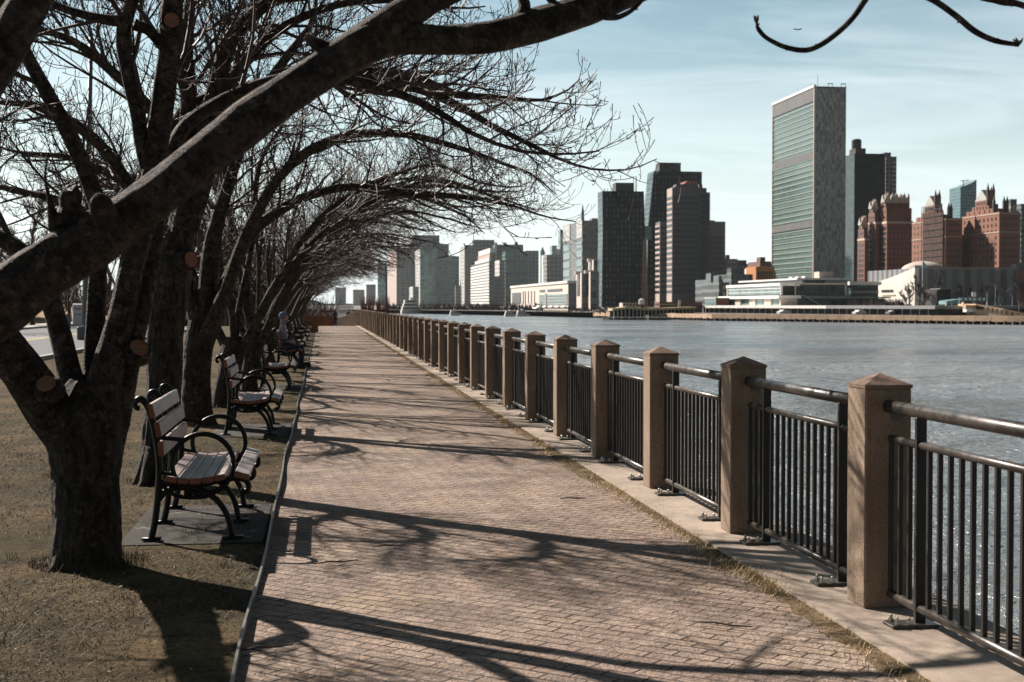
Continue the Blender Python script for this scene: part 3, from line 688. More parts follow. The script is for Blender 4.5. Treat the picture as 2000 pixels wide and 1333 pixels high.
def roots(mb, r, rn, z0=-.12):
    for k in range(6):
        a = k*math.pi/3+rn.uniform(-.3, .3); l = rn.uniform(.05, .2)
        mb.tube([(math.cos(a)*r*.45, math.sin(a)*r*.45, .30), (math.cos(a)*r*.66, math.sin(a)*r*.66, .12), (math.cos(a)*r*.95, math.sin(a)*r*.95, .01), (math.cos(a)*(r+l), math.sin(a)*(r+l), z0)], [r*.30, r*.38, r*.34, r*.12], 9, uv=True, nz=limb_noise(k+int(r*100), .06, .03))
def hero(label, base, trunk, limbs, seed, spur=.8, dens=1., cuts=(), root_r=.2, stubs=()):
    """base: world point; trunk/limbs: lists of (world point, radius)"""
    t = thing('cherry_tree', label, 'tree', base, 0, 'bare cherry trees along the path'); rn = random.Random(seed); B = Vector(base)
    loc = lambda K: [(k[0]-B, k[1]) for k in K]
    mb = MB(); P, r = limb_curve(loc(trunk), 16); mb.tube(P, r, 56, uv=True, nz=limb_noise(seed, .035, .03, .07)); roots(mb, root_r, rn)
    mb.build('trunk', M['trunk_bark'], t, True)
    cr = MB()
    for j, lm in enumerate(limbs):
        K, opt = lm; P, r = limb_curve(loc(K), 14 if r_big(K) else 8); l = MB().tube(P, r, 30 if r_big(K) else 12, uv=True, nz=limb_noise(seed*31+j, .03, .045 if r_big(K) else .09)); l.build('limb', M['bark'], t, True)
        if opt is None and K[-1][1] < .012 and len(K) > 4:
            for q in range(0, len(P)-1, 5):
                d_ = (P[q+1]-P[q]).normalized(); e_ = (d_*.6+d_.cross(Vector((rn.gauss(0, 1), rn.gauss(0, 1), rn.gauss(0, 1)))).normalized()).normalized(); cr.tube([P[q], P[q]+e_*(r[q]+.003), P[q]+e_*(r[q]+.007)], [.004, .0035, .0015], 5, cap=False)
            for q in range(3): e_ = Vector((rn.gauss(0, .6), rn.gauss(0, .6), 1)).normalized(); cr.tube([P[-1], P[-1]+e_*.015, P[-1]+e_*.028], [.004, .0055, .002], 6, cap=False)
        if opt is not None: dress(cr, P, r, rn, spur=spur, dens=dens, **opt)
    for c, n_, rr in cuts: cut_disc(t, Vector(c)-B, n_, rr)
    if cr.v: cr.build('crown', M['twig'], t)
    return t
# --- the tree nearest the camera: its trunk stands left of the frame, one great limb crosses the picture
b0 = Vector((-1.42, 4.25, 0))
J = pxr(-95, 610, 4.15, 118)
hero('nearest cherry tree, its great slanting limb crossing the whole upper left', b0,
     [(b0+Vector((0, 0, -.1)), .24), (b0+Vector((.0, 0, .3)), .20), (b0+Vector((.02, 0, .7)), .195), (b0+Vector((.07, -.02, 1.08)), .19), (b0+Vector((.10, -.04, 1.34)), .15)],
     [([(b0+Vector((.05, 0, .95)), .14), pxr(-130, 678, 4.15, 72), pxr(0, 594, 4.12, 62), pxr(100, 520, 4.12, 52), pxr(190, 464, 4.13, 53), pxr(250, 424, 4.15, 45), pxr(350, 346, 4.18, 42), pxr(500, 227, 4.27, 43), pxr(600, 158, 4.35, 38), pxr(700, 94, 4.45, 39), pxr(775, 62, 4.5, 37)], None),
      ([pxr(690, 104, 4.45, 33), pxr(770, 76, 4.5, 33), pxr(860, 79, 4.55, 28), pxr(960, 73, 4.6, 31), pxr(1060, 46, 4.68, 34), pxr(1170, 12, 4.75, 29), pxr(1290, -40, 4.85, 26), pxr(1450, -110, 4.9, 20), pxr(1650, -170, 5., 16), pxr(1850, -190, 5.1, 12), pxr(2050, -160, 5.2, 9)],
       dict(start=.55, gap=.5, lmax=.9, bias=(0, .2, .55))),
      ([pxr(690, 92, 4.45, 33), pxr(765, 44, 4.5, 33), pxr(835, -2, 4.55, 31), pxr(930, -60, 4.6, 36), pxr(1060, -160, 4.7, 28), pxr(1200, -300, 4.8, 20), pxr(1300, -420, 4.9, 12)], dict(start=.5, gap=.3, lmax=1.3, bias=(0, .1, .5))),
      ([(b0+Vector((.10, .02, 1.1)), .15), pxr(-180, 330, 4.1, 52), pxr(-50, 180, 4.05, 44), pxr(60, 0, 4.05, 38), pxr(120, -120, 4.1, 34), pxr(240, -330, 4.2, 44), pxr(380, -560, 4.3, 28), pxr(560, -760, 4.4, 16)], dict(start=.62, gap=.3, lmax=1.4, bias=(0, 0, .4))),
      ([pxr(1655, -170, 5., 9), pxr(1710, -60, 4.95, 7), pxr(1680, 15, 4.9, 5.8), pxr(1635, 65, 4.86, 5.6), pxr(1585, 96, 4.84, 5.2), pxr(1540, 94, 4.82, 5), pxr(1500, 76, 4.8, 4.6), pxr(1482, 58, 4.8, 4.6), pxr(1478, 46, 4.8, 2.5)], None),
      ([pxr(1660, -172, 5., 9), pxr(1760, -40, 5., 7.5), pxr(1830, 5, 5., 6.6), pxr(1868, 32, 5., 6.5), pxr(1905, 62, 5., 6.2), pxr(1945, 80, 5., 5.6), pxr(1990, 88, 5., 4.2)], None),
      ([pxr(1840, -190, 5.1, 9), pxr(1890, -30, 5.1, 7), pxr(1950, 0, 5.1, 8), pxr(1990, 8, 5.1, 6), pxr(2030, 26, 5.1, 5)], None),
      ([pxr(1150, 22, 4.74, 12), pxr(1195, 35, 4.72, 6), pxr(1225, 26, 4.72, 5), pxr(1250, 6, 4.72, 3.6), pxr(1262, -12, 4.72, 2.4)], None),
      ([pxr(1010, 50, 4.65, 18), pxr(1025, 15, 4.65, 12), pxr(1015, -20, 4.65, 9), pxr(1000, -90, 4.65, 6)], None),
      ([pxr(1095, 20, 4.7, 10), pxr(1070, -5, 4.7, 6), pxr(1040, -40, 4.7, 4)], None),
      ([pxr(212, 446, 4.12, 40), pxr(204, 420, 4.06, 27), pxr(197, 398, 4.0, 22), pxr(195, 393, 3.985, 16)], None),
      ([pxr(140, 440, 4.12, 34), pxr(136, 405, 4.12, 20), pxr(132, 385, 4.12, 17), pxr(131, 374, 4.12, 12)], None),
      ([pxr(150, 440, 4.12, 26), pxr(146, 410, 4.12, 14), pxr(150, 375, 4.12, 12), pxr(153, 370, 4.12, 8)], None),
      ([pxr(110, 450, 4.12, 16), pxr(96, 388, 4.1, 4), pxr(88, 345, 4.1, 2.6), pxr(94, 300, 4.1, 1.8)], None),
      ([pxr(660, 110, 4.42, 30), pxr(630, 92, 4.40, 16), pxr(612, 82, 4.38, 12), pxr(598, 70, 4.38, 7)], None)],
     101, spur=1., root_r=.22)
# --- second tree: the thick dark trunk at the left
b1 = atz(165, 1105, 0); Z1 = 7.95
hero('thick dark cherry tree at the left edge with two sawn stubs', b1,
     [(b1+Vector((0, 0, -.1)), .20), pxr(164, 1092, Z1, 66), pxr(168, 1000, Z1, 62), pxr(168, 930, Z1, 62), pxr(168, 870, Z1, 68), pxr(168, 810, Z1, 70), pxr(180, 750, Z1+.03, 44)],
     [([pxr(160, 880, Z1, 50), pxr(104, 812, Z1-.05, 47), pxr(45, 728, Z1-.15, 42), pxr(-15, 645, Z1-.3, 38), pxr(-90, 560, Z1-.5, 34), pxr(-180, 420, Z1-.6, 36), pxr(-260, 240, Z1-.6, 26), pxr(-300, 60, Z1-.6, 16)], dict(start=.55, gap=.3, lmax=1.5)),
      ([pxr(160, 830, Z1+.05, 36), pxr(138, 740, Z1+.1, 24), pxr(119, 660, Z1+.15, 21), pxr(92, 572, Z1+.2, 19), pxr(50, 500, Z1+.2, 18), pxr(-20, 455, Z1+.2, 16), pxr(-120, 400, Z1+.2, 14)], dict(start=.7, gap=.3, lmax=1.4)),
      ([pxr(175, 800, Z1+.12, 34), pxr(184, 720, Z1+.2, 22), pxr(187, 620, Z1+.22, 19), pxr(192, 520, Z1+.22, 17), pxr(196, 430, Z1+.2, 18), pxr(178, 362, Z1+.2, 17), pxr(135, 262, Z1+.15, 16), pxr(88, 175, Z1+.1, 14), pxr(48, 100, Z1+.1, 13), pxr(10, 20, Z1+.1, 12), pxr(-40, -100, Z1, 9)], dict(start=.7, gap=.28, lmax=1.4, bias=(-.2, 0, .2))),
      ([pxr(182, 840, Z1-.05, 50), pxr(207, 735, Z1-.02, 32), pxr(236, 620, Z1, 25), pxr(262, 500, Z1, 24), pxr(290, 400, Z1+.02, 23), pxr(304, 300, Z1+.05, 22), pxr(318, 200, Z1+.1, 22), pxr(332, 90, Z1+.1, 21), pxr(336, 15, Z1+.1, 21), pxr(352, -80, Z1+.15, 17), pxr(400, -200, Z1+.2, 16)], dict(start=.62, gap=.22, lmax=1.6, bias=(.3, 0, .1))),
      ([pxr(196, 880, Z1+.05, 44), pxr(232, 775, Z1+.1, 30), pxr(262, 665, Z1+.1, 20), pxr(286, 560, Z1+.12, 17), pxr(305, 450, Z1+.18, 16), pxr(320, 370, Z1+.25, 15), pxr(338, 290, Z1+.3, 15), pxr(370, 240, Z1+.4, 14), pxr(440, 195, Z1+.5, 13), pxr(530, 160, Z1+.6, 12), pxr(620, 150, Z1+.7, 11), pxr(720, 165, Z1+.8, 10), pxr(830, 205, Z1+.9, 7), pxr(920, 260, Z1+.95, 5)], dict(start=.55, gap=.25, lmax=1.4, bias=(.35, .1, 0))),
      ([pxr(294, 340, Z1+.05, 18), pxr(278, 285, Z1+.05, 14), pxr(268, 220, Z1+.05, 14), pxr(250, 140, Z1+.05, 14), pxr(240, 70, Z1+.05, 14), pxr(252, 20, Z1+.05, 13), pxr(268, -40, Z1+.05, 12), pxr(280, -150, Z1+.05, 9)], dict(start=.4, gap=.28, lmax=1.3)),
      ([pxr(245, 42, Z1+.05, 12), pxr(205, 38, Z1+.05, 10), pxr(160, 28, Z1+.05, 8), pxr(105, 8, Z1+.05, 7), pxr(60, -30, Z1, 5)], dict(start=.2, gap=.3, lmax=1.0)),
      ([pxr(262, 48, Z1+.05, 12), pxr(290, 60, Z1+.08, 10), pxr(318, 90, Z1+.1, 11)], None)],
     202, spur=.9, dens=1.25, cuts=[(pxr(90, 750, Z1-.27, 20)[0], (-.1, -.8, .75), .052), (pxr(272, 680, Z1-.06, 20)[0], (.35, -.8, .6), .048), (pxr(335, 40, Z1-.02, 20)[0], (0, -1, .15), .040)], root_r=.165)
# --- third tree
b2 = atz(308, 945, 0); Z2 = 11.75
hero('tall cherry tree with an oval orange saw cut, behind the nearest bench', b2,
     [(b2+Vector((0, 0, -.1)), .18), pxr(308, 925, Z2, 38), pxr(314, 850, Z2, 34), pxr(320, 760, Z2, 34), pxr(323, 660, Z2, 34), pxr(332, 580, Z2, 35), pxr(343, 510, Z2, 34), pxr(354, 455, Z2, 28)],
     [([pxr(340, 560, Z2, 30), pxr(360, 440, Z2, 27), pxr(382, 340, Z2+.05, 22), pxr(406, 240, Z2+.1, 18), pxr(430, 140, Z2+.1, 17), pxr(455, 70, Z2+.15, 15), pxr(505, 20, Z2+.2, 13), pxr(570, -20, Z2+.3, 14), pxr(680, -80, Z2+.5, 9)], dict(start=.4, gap=.2, lmax=1.8, bias=(.2, 0, .1))),
      ([pxr(344, 520, Z2, 20), pxr(346, 420, Z2+.1, 14), pxr(340, 300, Z2+.15, 10), pxr(350, 225, Z2+.2, 9), pxr(410, 188, Z2+.25, 9), pxr(500, 165, Z2+.3, 9), pxr(600, 146, Z2+.4, 9), pxr(700, 140, Z2+.5, 11), pxr(800, 150, Z2+.6, 10), pxr(890, 184, Z2+.7, 8), pxr(960, 190, Z2+.8, 5.5), pxr(1030, 196, Z2+.9, 4)], dict(start=.42, gap=.20, lmax=1.15, bias=(.25, .1, -.05))),
      ([pxr(356, 480, Z2, 20), pxr(388, 400, Z2-.05, 14), pxr(415, 320, Z2-.1, 12), pxr(450, 270, Z2-.1, 11), pxr(520, 220, Z2-.2, 13), pxr(620, 165, Z2-.2, 12), pxr(720, 158, Z2-.25, 11), pxr(820, 175, Z2-.3, 9), pxr(900, 210, Z2-.3, 8), pxr(960, 245, Z2-.3, 6), pxr(1020, 275, Z2-.35, 5), pxr(1090, 310, Z2-.35, 3.2)], dict(start=.42, gap=.20, lmax=1.05, bias=(.2, 0, -.1))),
      ([pxr(335, 560, Z2, 20), pxr(290, 440, Z2+.1, 12), pxr(240, 340, Z2+.15, 10), pxr(170, 260, Z2+.2, 11), pxr(80, 210, Z2+.3, 8), pxr(0, 200, Z2+.4, 5)], dict(start=.3, gap=.2, lmax=1.6, bias=(-.2, 0, 0))),
      ([pxr(330, 600, Z2+.1, 20), pxr(270, 510, Z2+.2, 14), pxr(200, 440, Z2+.3, 11), pxr(110, 390, Z2+.3, 8), pxr(20, 372, Z2+.4, 5)], dict(start=.25, gap=.17, lmax=1.5, bias=(-.2, 0, .1))),
      ([pxr(362, 330, Z2+.1, 13), pxr(310, 230, Z2+.2, 9), pxr(230, 150, Z2+.3, 10), pxr(140, 80, Z2+.3, 8), pxr(40, 50, Z2+.4, 5)], dict(start=.25, gap=.17, lmax=1.6, bias=(-.2, 0, 0))),
      ([pxr(400, 240, Z2+.1, 16), pxr(480, 120, Z2+.2, 11), pxr(560, 50, Z2+.3, 9), pxr(660, 10, Z2+.3, 7), pxr(780, 0, Z2+.4, 5)], dict(start=.25, gap=.18, lmax=1.3, bias=(.2, 0, 0))),
      ([pxr(350, 460, Z2, 22), pxr(362, 330, Z2+.1, 19), pxr(368, 200, Z2+.1, 16), pxr(364, 90, Z2+.1, 13), pxr(380, -60, Z2+.1, 9)], dict(start=.35, gap=.22, lmax=1.7))],
     303, spur=.6, dens=1.2, cuts=[(pxr(373, 507, Z2-.14, 20)[0], (.85, -.9, .1), .060)], root_r=.16)
# --- fourth tree
Z3 = 17.2; b3 = atz(386, 829, 0)
hero('mossy cherry tree with a small sawn stub, left of the second bench', b3,
     [(b3+Vector((0, 0, -.1)), .20), pxr(386, 815, Z3, 30), pxr(384, 740, Z3, 27), pxr(388, 680, Z3, 28), pxr(394, 630, Z3, 25), pxr(400, 600, Z3, 20)],
     [([pxr(396, 650, Z3, 20), pxr(404, 580, Z3, 17), pxr(408, 500, Z3, 15), pxr(425, 430, Z3, 14), pxr(443, 370, Z3, 12), pxr(462, 310, Z3, 11), pxr(490, 230, Z3, 12), pxr(540, 140, Z3, 10), pxr(600, 60, Z3, 7)], dict(start=.35, gap=.19, lmax=1.8, bias=(.1, 0, .1))),
      ([pxr(398, 670, Z3, 20), pxr(425, 610, Z3, 15), pxr(448, 540, Z3, 13), pxr(485, 465, Z3, 12), pxr(535, 418, Z3, 11), pxr(600, 384, Z3, 9), pxr(680, 366, Z3, 8), pxr(760, 374, Z3, 9), pxr(840, 380, Z3, 7), pxr(930, 388, Z3, 4.5), pxr(1000, 402, Z3, 3)], dict(start=.35, gap=.16, lmax=1.25, bias=(.2, 0, .12))),
      ([pxr(400, 660, Z3-.1, 16), pxr(440, 570, Z3-.3, 13), pxr(490, 440, Z3-.5, 12), pxr(560, 330, Z3-.6, 10), pxr(660, 270, Z3-.6, 9), pxr(780, 262, Z3-.6, 7), pxr(900, 290, Z3-.6, 5), pxr(1010, 330, Z3-.6, 3)], dict(start=.35, gap=.17, lmax=1.3, bias=(.2, 0, .1))),
      ([pxr(392, 650, Z3, 18), pxr(360, 540, Z3, 13), pxr(310, 430, Z3, 11), pxr(230, 350, Z3, 8), pxr(140, 310, Z3, 6), pxr(60, 300, Z3, 4)], dict(start=.3, gap=.19, lmax=1.6)),
      ([pxr(398, 640, Z3+.1, 16), pxr(420, 480, Z3+.3, 12), pxr(440, 330, Z3+.4, 9), pxr(450, 200, Z3+.4, 7), pxr(470, 90, Z3+.4, 5)], dict(start=.3, gap=.19, lmax=1.7))],
     404, spur=.3, dens=1.1, cuts=[(pxr(377, 625, Z3-.1, 20)[0], (-.9, -.9, .35), .056)], root_r=.19)
# --- the rest of the row: six growth patterns, copied and turned
def row_tree(seed, dens=1., spur=0., gap=.20):
    rn = random.Random(seed); t = thing('cherry_tree', '', 'tree', (0, 0, 0), 0, 'bare cherry trees along the path'); V = Vector
    r0 = rn.uniform(.13, .17); fz = rn.uniform(.75, 1.05); ln = rn.uniform(.0, .16)
    mb = MB(); P, r = limb_curve([(V((0, 0, -.1)), r0*1.2), (V((0, 0, .2)), r0), (V((ln*.5, 0, fz*.6)), r0*.95), (V((ln, 0, fz)), r0*1.02), (V((ln*1.4, 0, fz+.2)), r0*.6)], 6)
    mb.tube(P, r, 18, uv=True, nz=limb_noise(seed, .06, .03)); roots(mb, r0, rn); mb.build('trunk', M['trunk_bark'], t, True)
    cr = MB(); specs = []
    for k in range(4):                                 # arching over the path
        a = R(rn.uniform(-38, 38)); s = rn.uniform(.88, 1.1); h = rn.uniform(-.30, .45)
        specs.append((a, [(0, -.25, .075), (.25, .25, .054), (.65, .95+h*.4, .046), (1.25, 1.75+h*.8, .040), (2.05, 2.3+h, .032), (2.95, 2.5+h, .025), (3.75*s, 2.35+h, .02)], (.25, 0, .12), .30))
    for k in range(2):                                 # upward
        a = R(rn.uniform(0, 360)); s = rn.uniform(.8, 1.1); specs.append((a, [(0, -.2, .065), (.12, .5, .048), (.35, 1.5, .04), (.6, 2.6, .038), (.95, 3.5*s, .024), (1.2, 4.2*s, .012)], (0, 0, .1), .3))
    for k in range(2):                                 # toward the road
        a = R(180+rn.uniform(-40, 40)); h = rn.uniform(-.2, .4); specs.append((a, [(0, -.2, .065), (.3, .4, .048), (.9, 1.3, .04), (1.7, 2.1+h, .038), (2.6, 2.5+h, .026), (3.3, 2.4+h, .014)], (0, 0, .1), .3))
    for a, K, bias, st in specs:
        c, s = math.cos(a), math.sin(a); KK = []
        for x, z, q in K:
            j = .10*min(1, x*2); KK.append((V((ln+x*c-rn.uniform(-j, j)*s*2, x*s+rn.uniform(-j, j)*2, fz+z+rn.uniform(-j, j))), q))
        P, r = limb_curve(KK, 5); l = MB().tube(P, r, 9, uv=True, nz=limb_noise(seed+int(a*50), .04, .04)); l.build('limb', M['bark'], t, True)
        dress(cr, P, r, rn, start=st, gap=gap, bias=(bias[0]*c, bias[0]*s, bias[2]), spur=spur, dens=dens, lmax=1.35)
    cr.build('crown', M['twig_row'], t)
    return t
ROWY = [20.6, 24.4, 28.3, 32.1, 36.0, 39.9, 43.7, 47.5, 51.6, 55.5, 59.3, 63.4, 67.2, 71.2, 77, 84, 92, 101]
protos = [row_tree(900+k, .85 if k < 3 else .62) for k in range(6)]
used = set()
for i, y in enumerate(ROWY):
    k = i % 6; p = protos[k]; lab = f'{ordn(i+4)} bare cherry tree from the camera in the row'
    loc = (fx(y)-4.02+TR.uniform(-.15, .15), y, gz(y)); rz = TR.uniform(-.18, .18)
    if k not in used: used.add(k); p.location = loc; p.rotation_euler = (0, 0, rz); p['label'] = lab
    else: dup(p, loc, rz, lab, TR.uniform(.94, 1.06))

# ================================================================== FAR SHORE
GL = -1.8                                              # level of the far bank
def ang(px): return YAW+math.atan((px-W0/2)/F)
class Bld:
    """axis-aligned block: pl..pc is its lit side face, pc..pr its shaded front"""
    def __init__(s, name, label, cat_, pl, pc, pr, Y, group=None, depth=None, base=GL):
        s.X = math.tan(ang(pc))*Y; s.Y = Y; s.W = math.tan(ang(pr))*Y-s.X
        s.D = (s.X/math.tan(ang(pl))-Y) if pl < pc and depth is None else (depth or 30.)
        s.base = base; s.t = thing(name, label, cat_, (s.X, Y, base), 0, group)
    def z(s, py, px=None): return at(px if px is not None else W0/2, py, s.Y).z-s.base
    def x(s, px): return math.tan(ang(px))*s.Y-s.X     # along the front, local
    def y(s, px): return s.X/math.tan(ang(px))-s.Y     # along the side, local
    def block(s, name, m, px0=None, px1=None, z0=0, z1=None, y0=0, y1=None, parent=None):
        x0 = 0 if px0 is None else s.x(px0); x1 = s.W if px1 is None else s.x(px1)
        return MB().box(x0, x1, y0, s.D if y1 is None else y1, z0, z1).build(name, m, parent or s.t)
    def bands(s, m, z0, z1, step, h, front=True, side=True, x0=0, x1=None, out=.25, name='window_band', y1=None, y0=0, fy=0, sx=0):
        x1 = s.W if x1 is None else x1; y1 = s.D if y1 is None else y1; src = None; k = 0
        z = z0
        while z+h <= z1:
            if src is None:
                mb = MB()
                if front: mb.box(x0+.6, x1-.6, fy-out, fy+.05, 0, h)
                if side: mb.box(sx-out, sx+.05, y0+.6, y1-.6, 0, h)
                o = src = mb.build(name, m, s.t)
            else: o = src.copy(); COL.objects.link(o); o.parent = s.t
            o.location = (0, 0, z); z += step; k += 1
            if k >= 98: break
    def windows(s, m, face, u0, u1, z0, z1, nu, nv, w, h, out=.15, off=0, name='window', skip=None, budget=100):
        """single windows up to the limit, the rest in one part"""
        src = None; rest = MB(); cnt = 0
        for j in range(nv):
            for i in range(nu):
                if skip and skip(i, j): continue
                u = u0+(u1-u0)*(i+.5)/nu; z = z0+(z1-z0)*(j+.5)/nv
                if cnt < budget:
                    if src is None:
                        mb = MB(); mb.box(-w/2, w/2, -out, .02, -h/2, h/2) if face == 'f' else mb.box(-out, .02, -w/2, w/2, -h/2, h/2)
                        o = src = mb.build(name, m, s.t)
                    else: o = src.copy(); COL.objects.link(o); o.parent = s.t
                    o.location = (u, off, z) if face == 'f' else (off, u, z)
                else:
                    if face == 'f': rest.box(u-w/2, u+w/2, off-out, off+.02, z-h/2, z+h/2)
                    else: rest.box(off-out, off+.02, u-w/2, u+w/2, z-h/2, z+h/2)
                cnt += 1
        if rest.v: rest.build('window_rows', m, s.t)['kind'] = 'stuff'
# far bank and embankment wall, following the shoreline
SH = [(330, 200), (230, 285), (186, 358), (157, 415), (131, 461), (110, 560), (92, 683), (70, 770), (52, 843), (20, 900), (-80, 930), (-400, 960), (-1500, 900)]
mb = MB(); mb.add([(x, y, GL) for x, y in SH]+[(-2900, 900, GL), (-2900, 4500, GL), (4500, 4500, GL), (4500, 200, GL)], [tuple(range(len(SH)+4))])
M['bank'] = mat('far_bank', (.12, .11, .095), .95, .3, .05)
struct(mb.build('far_bank', M['bank']))
def shore_pt(k): return Vector((SH[k][0], SH[k][1], 0))
M['esp'] = mat('embankment_stone', (.52, .36, .24), .9, .2, .3)
M['piles'] = mat('wet_piles', (.035, .03, .028), .8, .4, 1)
M['dark'] = mat('deep_shade_concrete', (.030, .032, .034), .9, .3, .2)  # near-black: shade put into concrete, also plain dark parts
M['white'] = mat('white_stone', (.74, .72, .68), .7, .08, .2)
M['tglass'] = facade('teal_window_glass', (.30, .38, .38), (.085, .15, .15), 1.6, 3.2, .88, .9, .5, .08, .6)
M['dglass'] = facade('dark_window_glass', (.035, .05, .05), (.012, .028, .027), 2.4, 2.6, .9, .92, .5, .08, .8)
mb = MB(); mp2 = MB(); n_ = 0
for a, b in zip(SH[1:5], SH[2:6]):
    a = Vector((*a, 0)); b = Vector((*b, 0)); d = (b-a).normalized(); nn = Vector((-d.y, d.x, 0)); nn = nn if nn.x < 0 else -nn
    L_ = (b-a).length
    for i in range(int(L_/5)+1):
        p = a+d*(i*5.0); q = p+d*4.9
        mb.beam((p.x, p.y, -2.45), (q.x, q.y, -2.45), 1.2, 1.5+.12*math.sin(i*2.3))
        for s_ in (.4, 2.8):
            c = p+d*s_+nn*.8; mp2.box(c.x-.3, c.x+.3, c.y-.3, c.y+.3, -4.6, -3.15-.15*math.sin(i*5+s_))
E = thing('embankment_wall', 'long low tan stone embankment wall at the waterline of the far shore, on dark piles', 'embankment', tuple(SH[2])+(0,))
o = mb.build('wall', M['esp'], E); o.location = (-SH[2][0], -SH[2][1], 0)
o = mp2.build('piles', M['piles'], E); o.location = (-SH[2][0], -SH[2][1], 0)
# elevated white-edged terrace with the dark roadway beneath
def zp(py, Y): return at(1000, py, Y).z
T = thing('riverside_terrace', 'long white edged terrace slab above a dark covered roadway on the far shore', 'terrace', (0, 0, 0))
A, B2 = at(1372, 600, 545), at(1826, 600, 402)
d = (B2-A).normalized(); up = Vector((0, 0, 1)); nrm = Vector((d.y, -d.x, 0))
def slabbeam(a, b, w, z0, z1, m, name, parent, off=0):
    dd = (b-a); dd.z = 0; dd.normalize(); n2 = Vector((-dd.y, dd.x, 0)); n2 = n2 if n2.y > 0 else -n2
    P = [(a.x, a.y), (b.x, b.y), (b.x+n2.x*w, b.y+n2.y*w), (a.x+n2.x*w, a.y+n2.y*w)]; P = [(x+n2.x*off, y+n2.y*off) for x, y in P]
    return MB().prism(P, z0, z1, 'z').build(name, m, parent)
slabbeam(A, A.lerp(B2, .60), 46, .10, 1.06, M['white'], 'parapet', T)
M['greyst'] = mat('grey_parapet', (.25, .25, .26), .8, .1, .3)
slabbeam(A.lerp(B2, .60), B2, 46, .08, 1.03, M['greyst'], 'parapet', T, .02)
slabbeam(A, B2, 44, GL, .09, M['dark'], 'roadway_shade', T, 1.5)  # solid dark block stands in for the shade under the deck
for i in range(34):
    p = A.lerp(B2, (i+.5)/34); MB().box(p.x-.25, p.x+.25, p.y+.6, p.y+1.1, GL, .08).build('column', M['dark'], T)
# ------------------------------------------------ right of the great slab tower
M['brick'] = mat('red_brick', (.200, .092, .066), .9, .16, .06)
M['brick2'] = mat('brown_brick', (.245, .115, .078), .9, .14, .05)
M['stone'] = mat('pale_stone', (.52, .44, .38), .85, .12, .2)
M['roofd'] = mat('dark_roof', (.05, .045, .045), .8, .2, .2)
M['win'] = mat('window_dark', (.045, .045, .052), .25, .3, .05)
M['copper'] = mat('grey_copper_roof', (.42, .42, .40), .6, .15, .2)
# great slab tower: green glass side, pale marble end
b = Bld('slab_tower', 'tallest slab skyscraper with green glass side and grey marble end wall', 'skyscraper', 1509, 1591, 1650, 790)
H = b.z(171, 1591)
M['marble'] = facade('marble_end', (.22, .225, .23), (.265, .27, .275), .9, 2.4, .94, .95, .8, .7, .55, .9)
M['ungreen'] = facade('green_curtain_wall', (.14, .205, .19), (.080, .135, .122), 1.25, 3.62, .86, .55, .3, .18, .35)
b.block('end_wall', M['marble'], z1=H)
cw = MB().box(-.35, .02, 1.2, b.D-1.2, 2, H-1).build('curtain_wall', M['ungreen'], b.t)
M['unline'] = mat('pale_floor_line', (.33, .375, .355), .6, .1, .1); M['louvre'] = mat('louvre_grey', (.098, .10, .104), .7, .15, .1)
fl = (H-8)/38.5; src = None
for k in range(38):
    z = 3+k*fl
    if src is None: o = src = MB().box(-.75, -.34, .9, b.D-.9, 0, .42).build('floor_line', M['unline'], b.t)
    else: o = src.copy(); COL.objects.link(o); o.parent = b.t
    o.location = (0, 0, z)
for z, h in ((H-7.6, 7.6), (H*.685, 4.0), (H*.375, 4.0), (H*.035, 3.2)): MB().box(-.9, -.3, .5, b.D-.5, z, z+h).build('louvre_belt', M['louvre'], b.t)
MB().box(-1.0, .0, -.02, .9, 0, H+.5).build('edge_fin', M['stone'], b.t); MB().box(-1.0, 0, b.D-.9, b.D, 0, H+.4).build('edge_fin', M['stone'], b.t)
MB().box(-1.3, .4, -.1, b.D+.1, H+.1, H+1.5).build('parapet', M['white'], b.t); MB().box(.4, b.W+.1, -.15, .9, H-.1, H+.6).build('parapet', M['louvre'], b.t)
for x, y, h in ((1.5, 1, 7), (-.2, 8, 3.5), (-.3, 30, 3), (-.2, 50, 2.5), (-.3, 68, 2)): MB().tube([(x, y, H), (x, y, H+h)], .10, 5).build('mast', M['dark'], b.t)
for x in (b.W*.5, b.W*.93): MB().box(x-1.3, x-1.1, 1, 1.3, H, H+2.4).box(x+1.1, x+1.3, 1, 1.3, H, H+2.6).box(x-1.5, x+1.5, 1, 1.3, H+2.3, H+2.7).build('roof_gantry', M['dark'], b.t)
# black glass tower behind
M['black'] = facade('black_curtain_wall', (.012, .015, .016), (.007, .010, .011), 3.0, 3.3, .82, .80, .35, .06, .7, spec=.2)
b = Bld('black_tower', 'black glass tower directly right of the slab skyscraper, with a brown tank on its roof', 'skyscraper', 1648, 1668, 1727, 960)
H = b.z(300, 1668); b.block('curtain_wall', M['black'], z1=H)
MB().box(-.4, 0, 0, b.D, 0, H-.5).build('side_glass', M['dglass'], b.t)
b.block('roof_house', M['roofd'], 1672, 1692, H, H+b.z(290)-b.z(300)+.5, 3, 15); MB().lathe([(3.4, H+3), (3.5, H+10), (2.6, H+11)], b.x(1680), 9, 14).build('water_tank', M['roofd'], b.t)
M['resid'] = facade('balcony_tower', (.17, .145, .145), (.045, .05, .058), 3.4, 3.1, .62, .60, .8, .15, .8)
b = Bld('balcony_tower', 'slim dark apartment tower with stacked balconies right of the black glass tower', 'apartment tower', 1726, 1728, 1749, 1040)
H = b.z(306, 1728); b.block('wall', M['resid'], z1=H, y1=24); b.bands(M['stone'], 6, H-3, 3.4, .5, side=False, x0=b.W*.55, out=1.4, name='balcony'); b.block('roof_house', M['resid'], 1730, 1742, H, H+3.5, 4, 14)
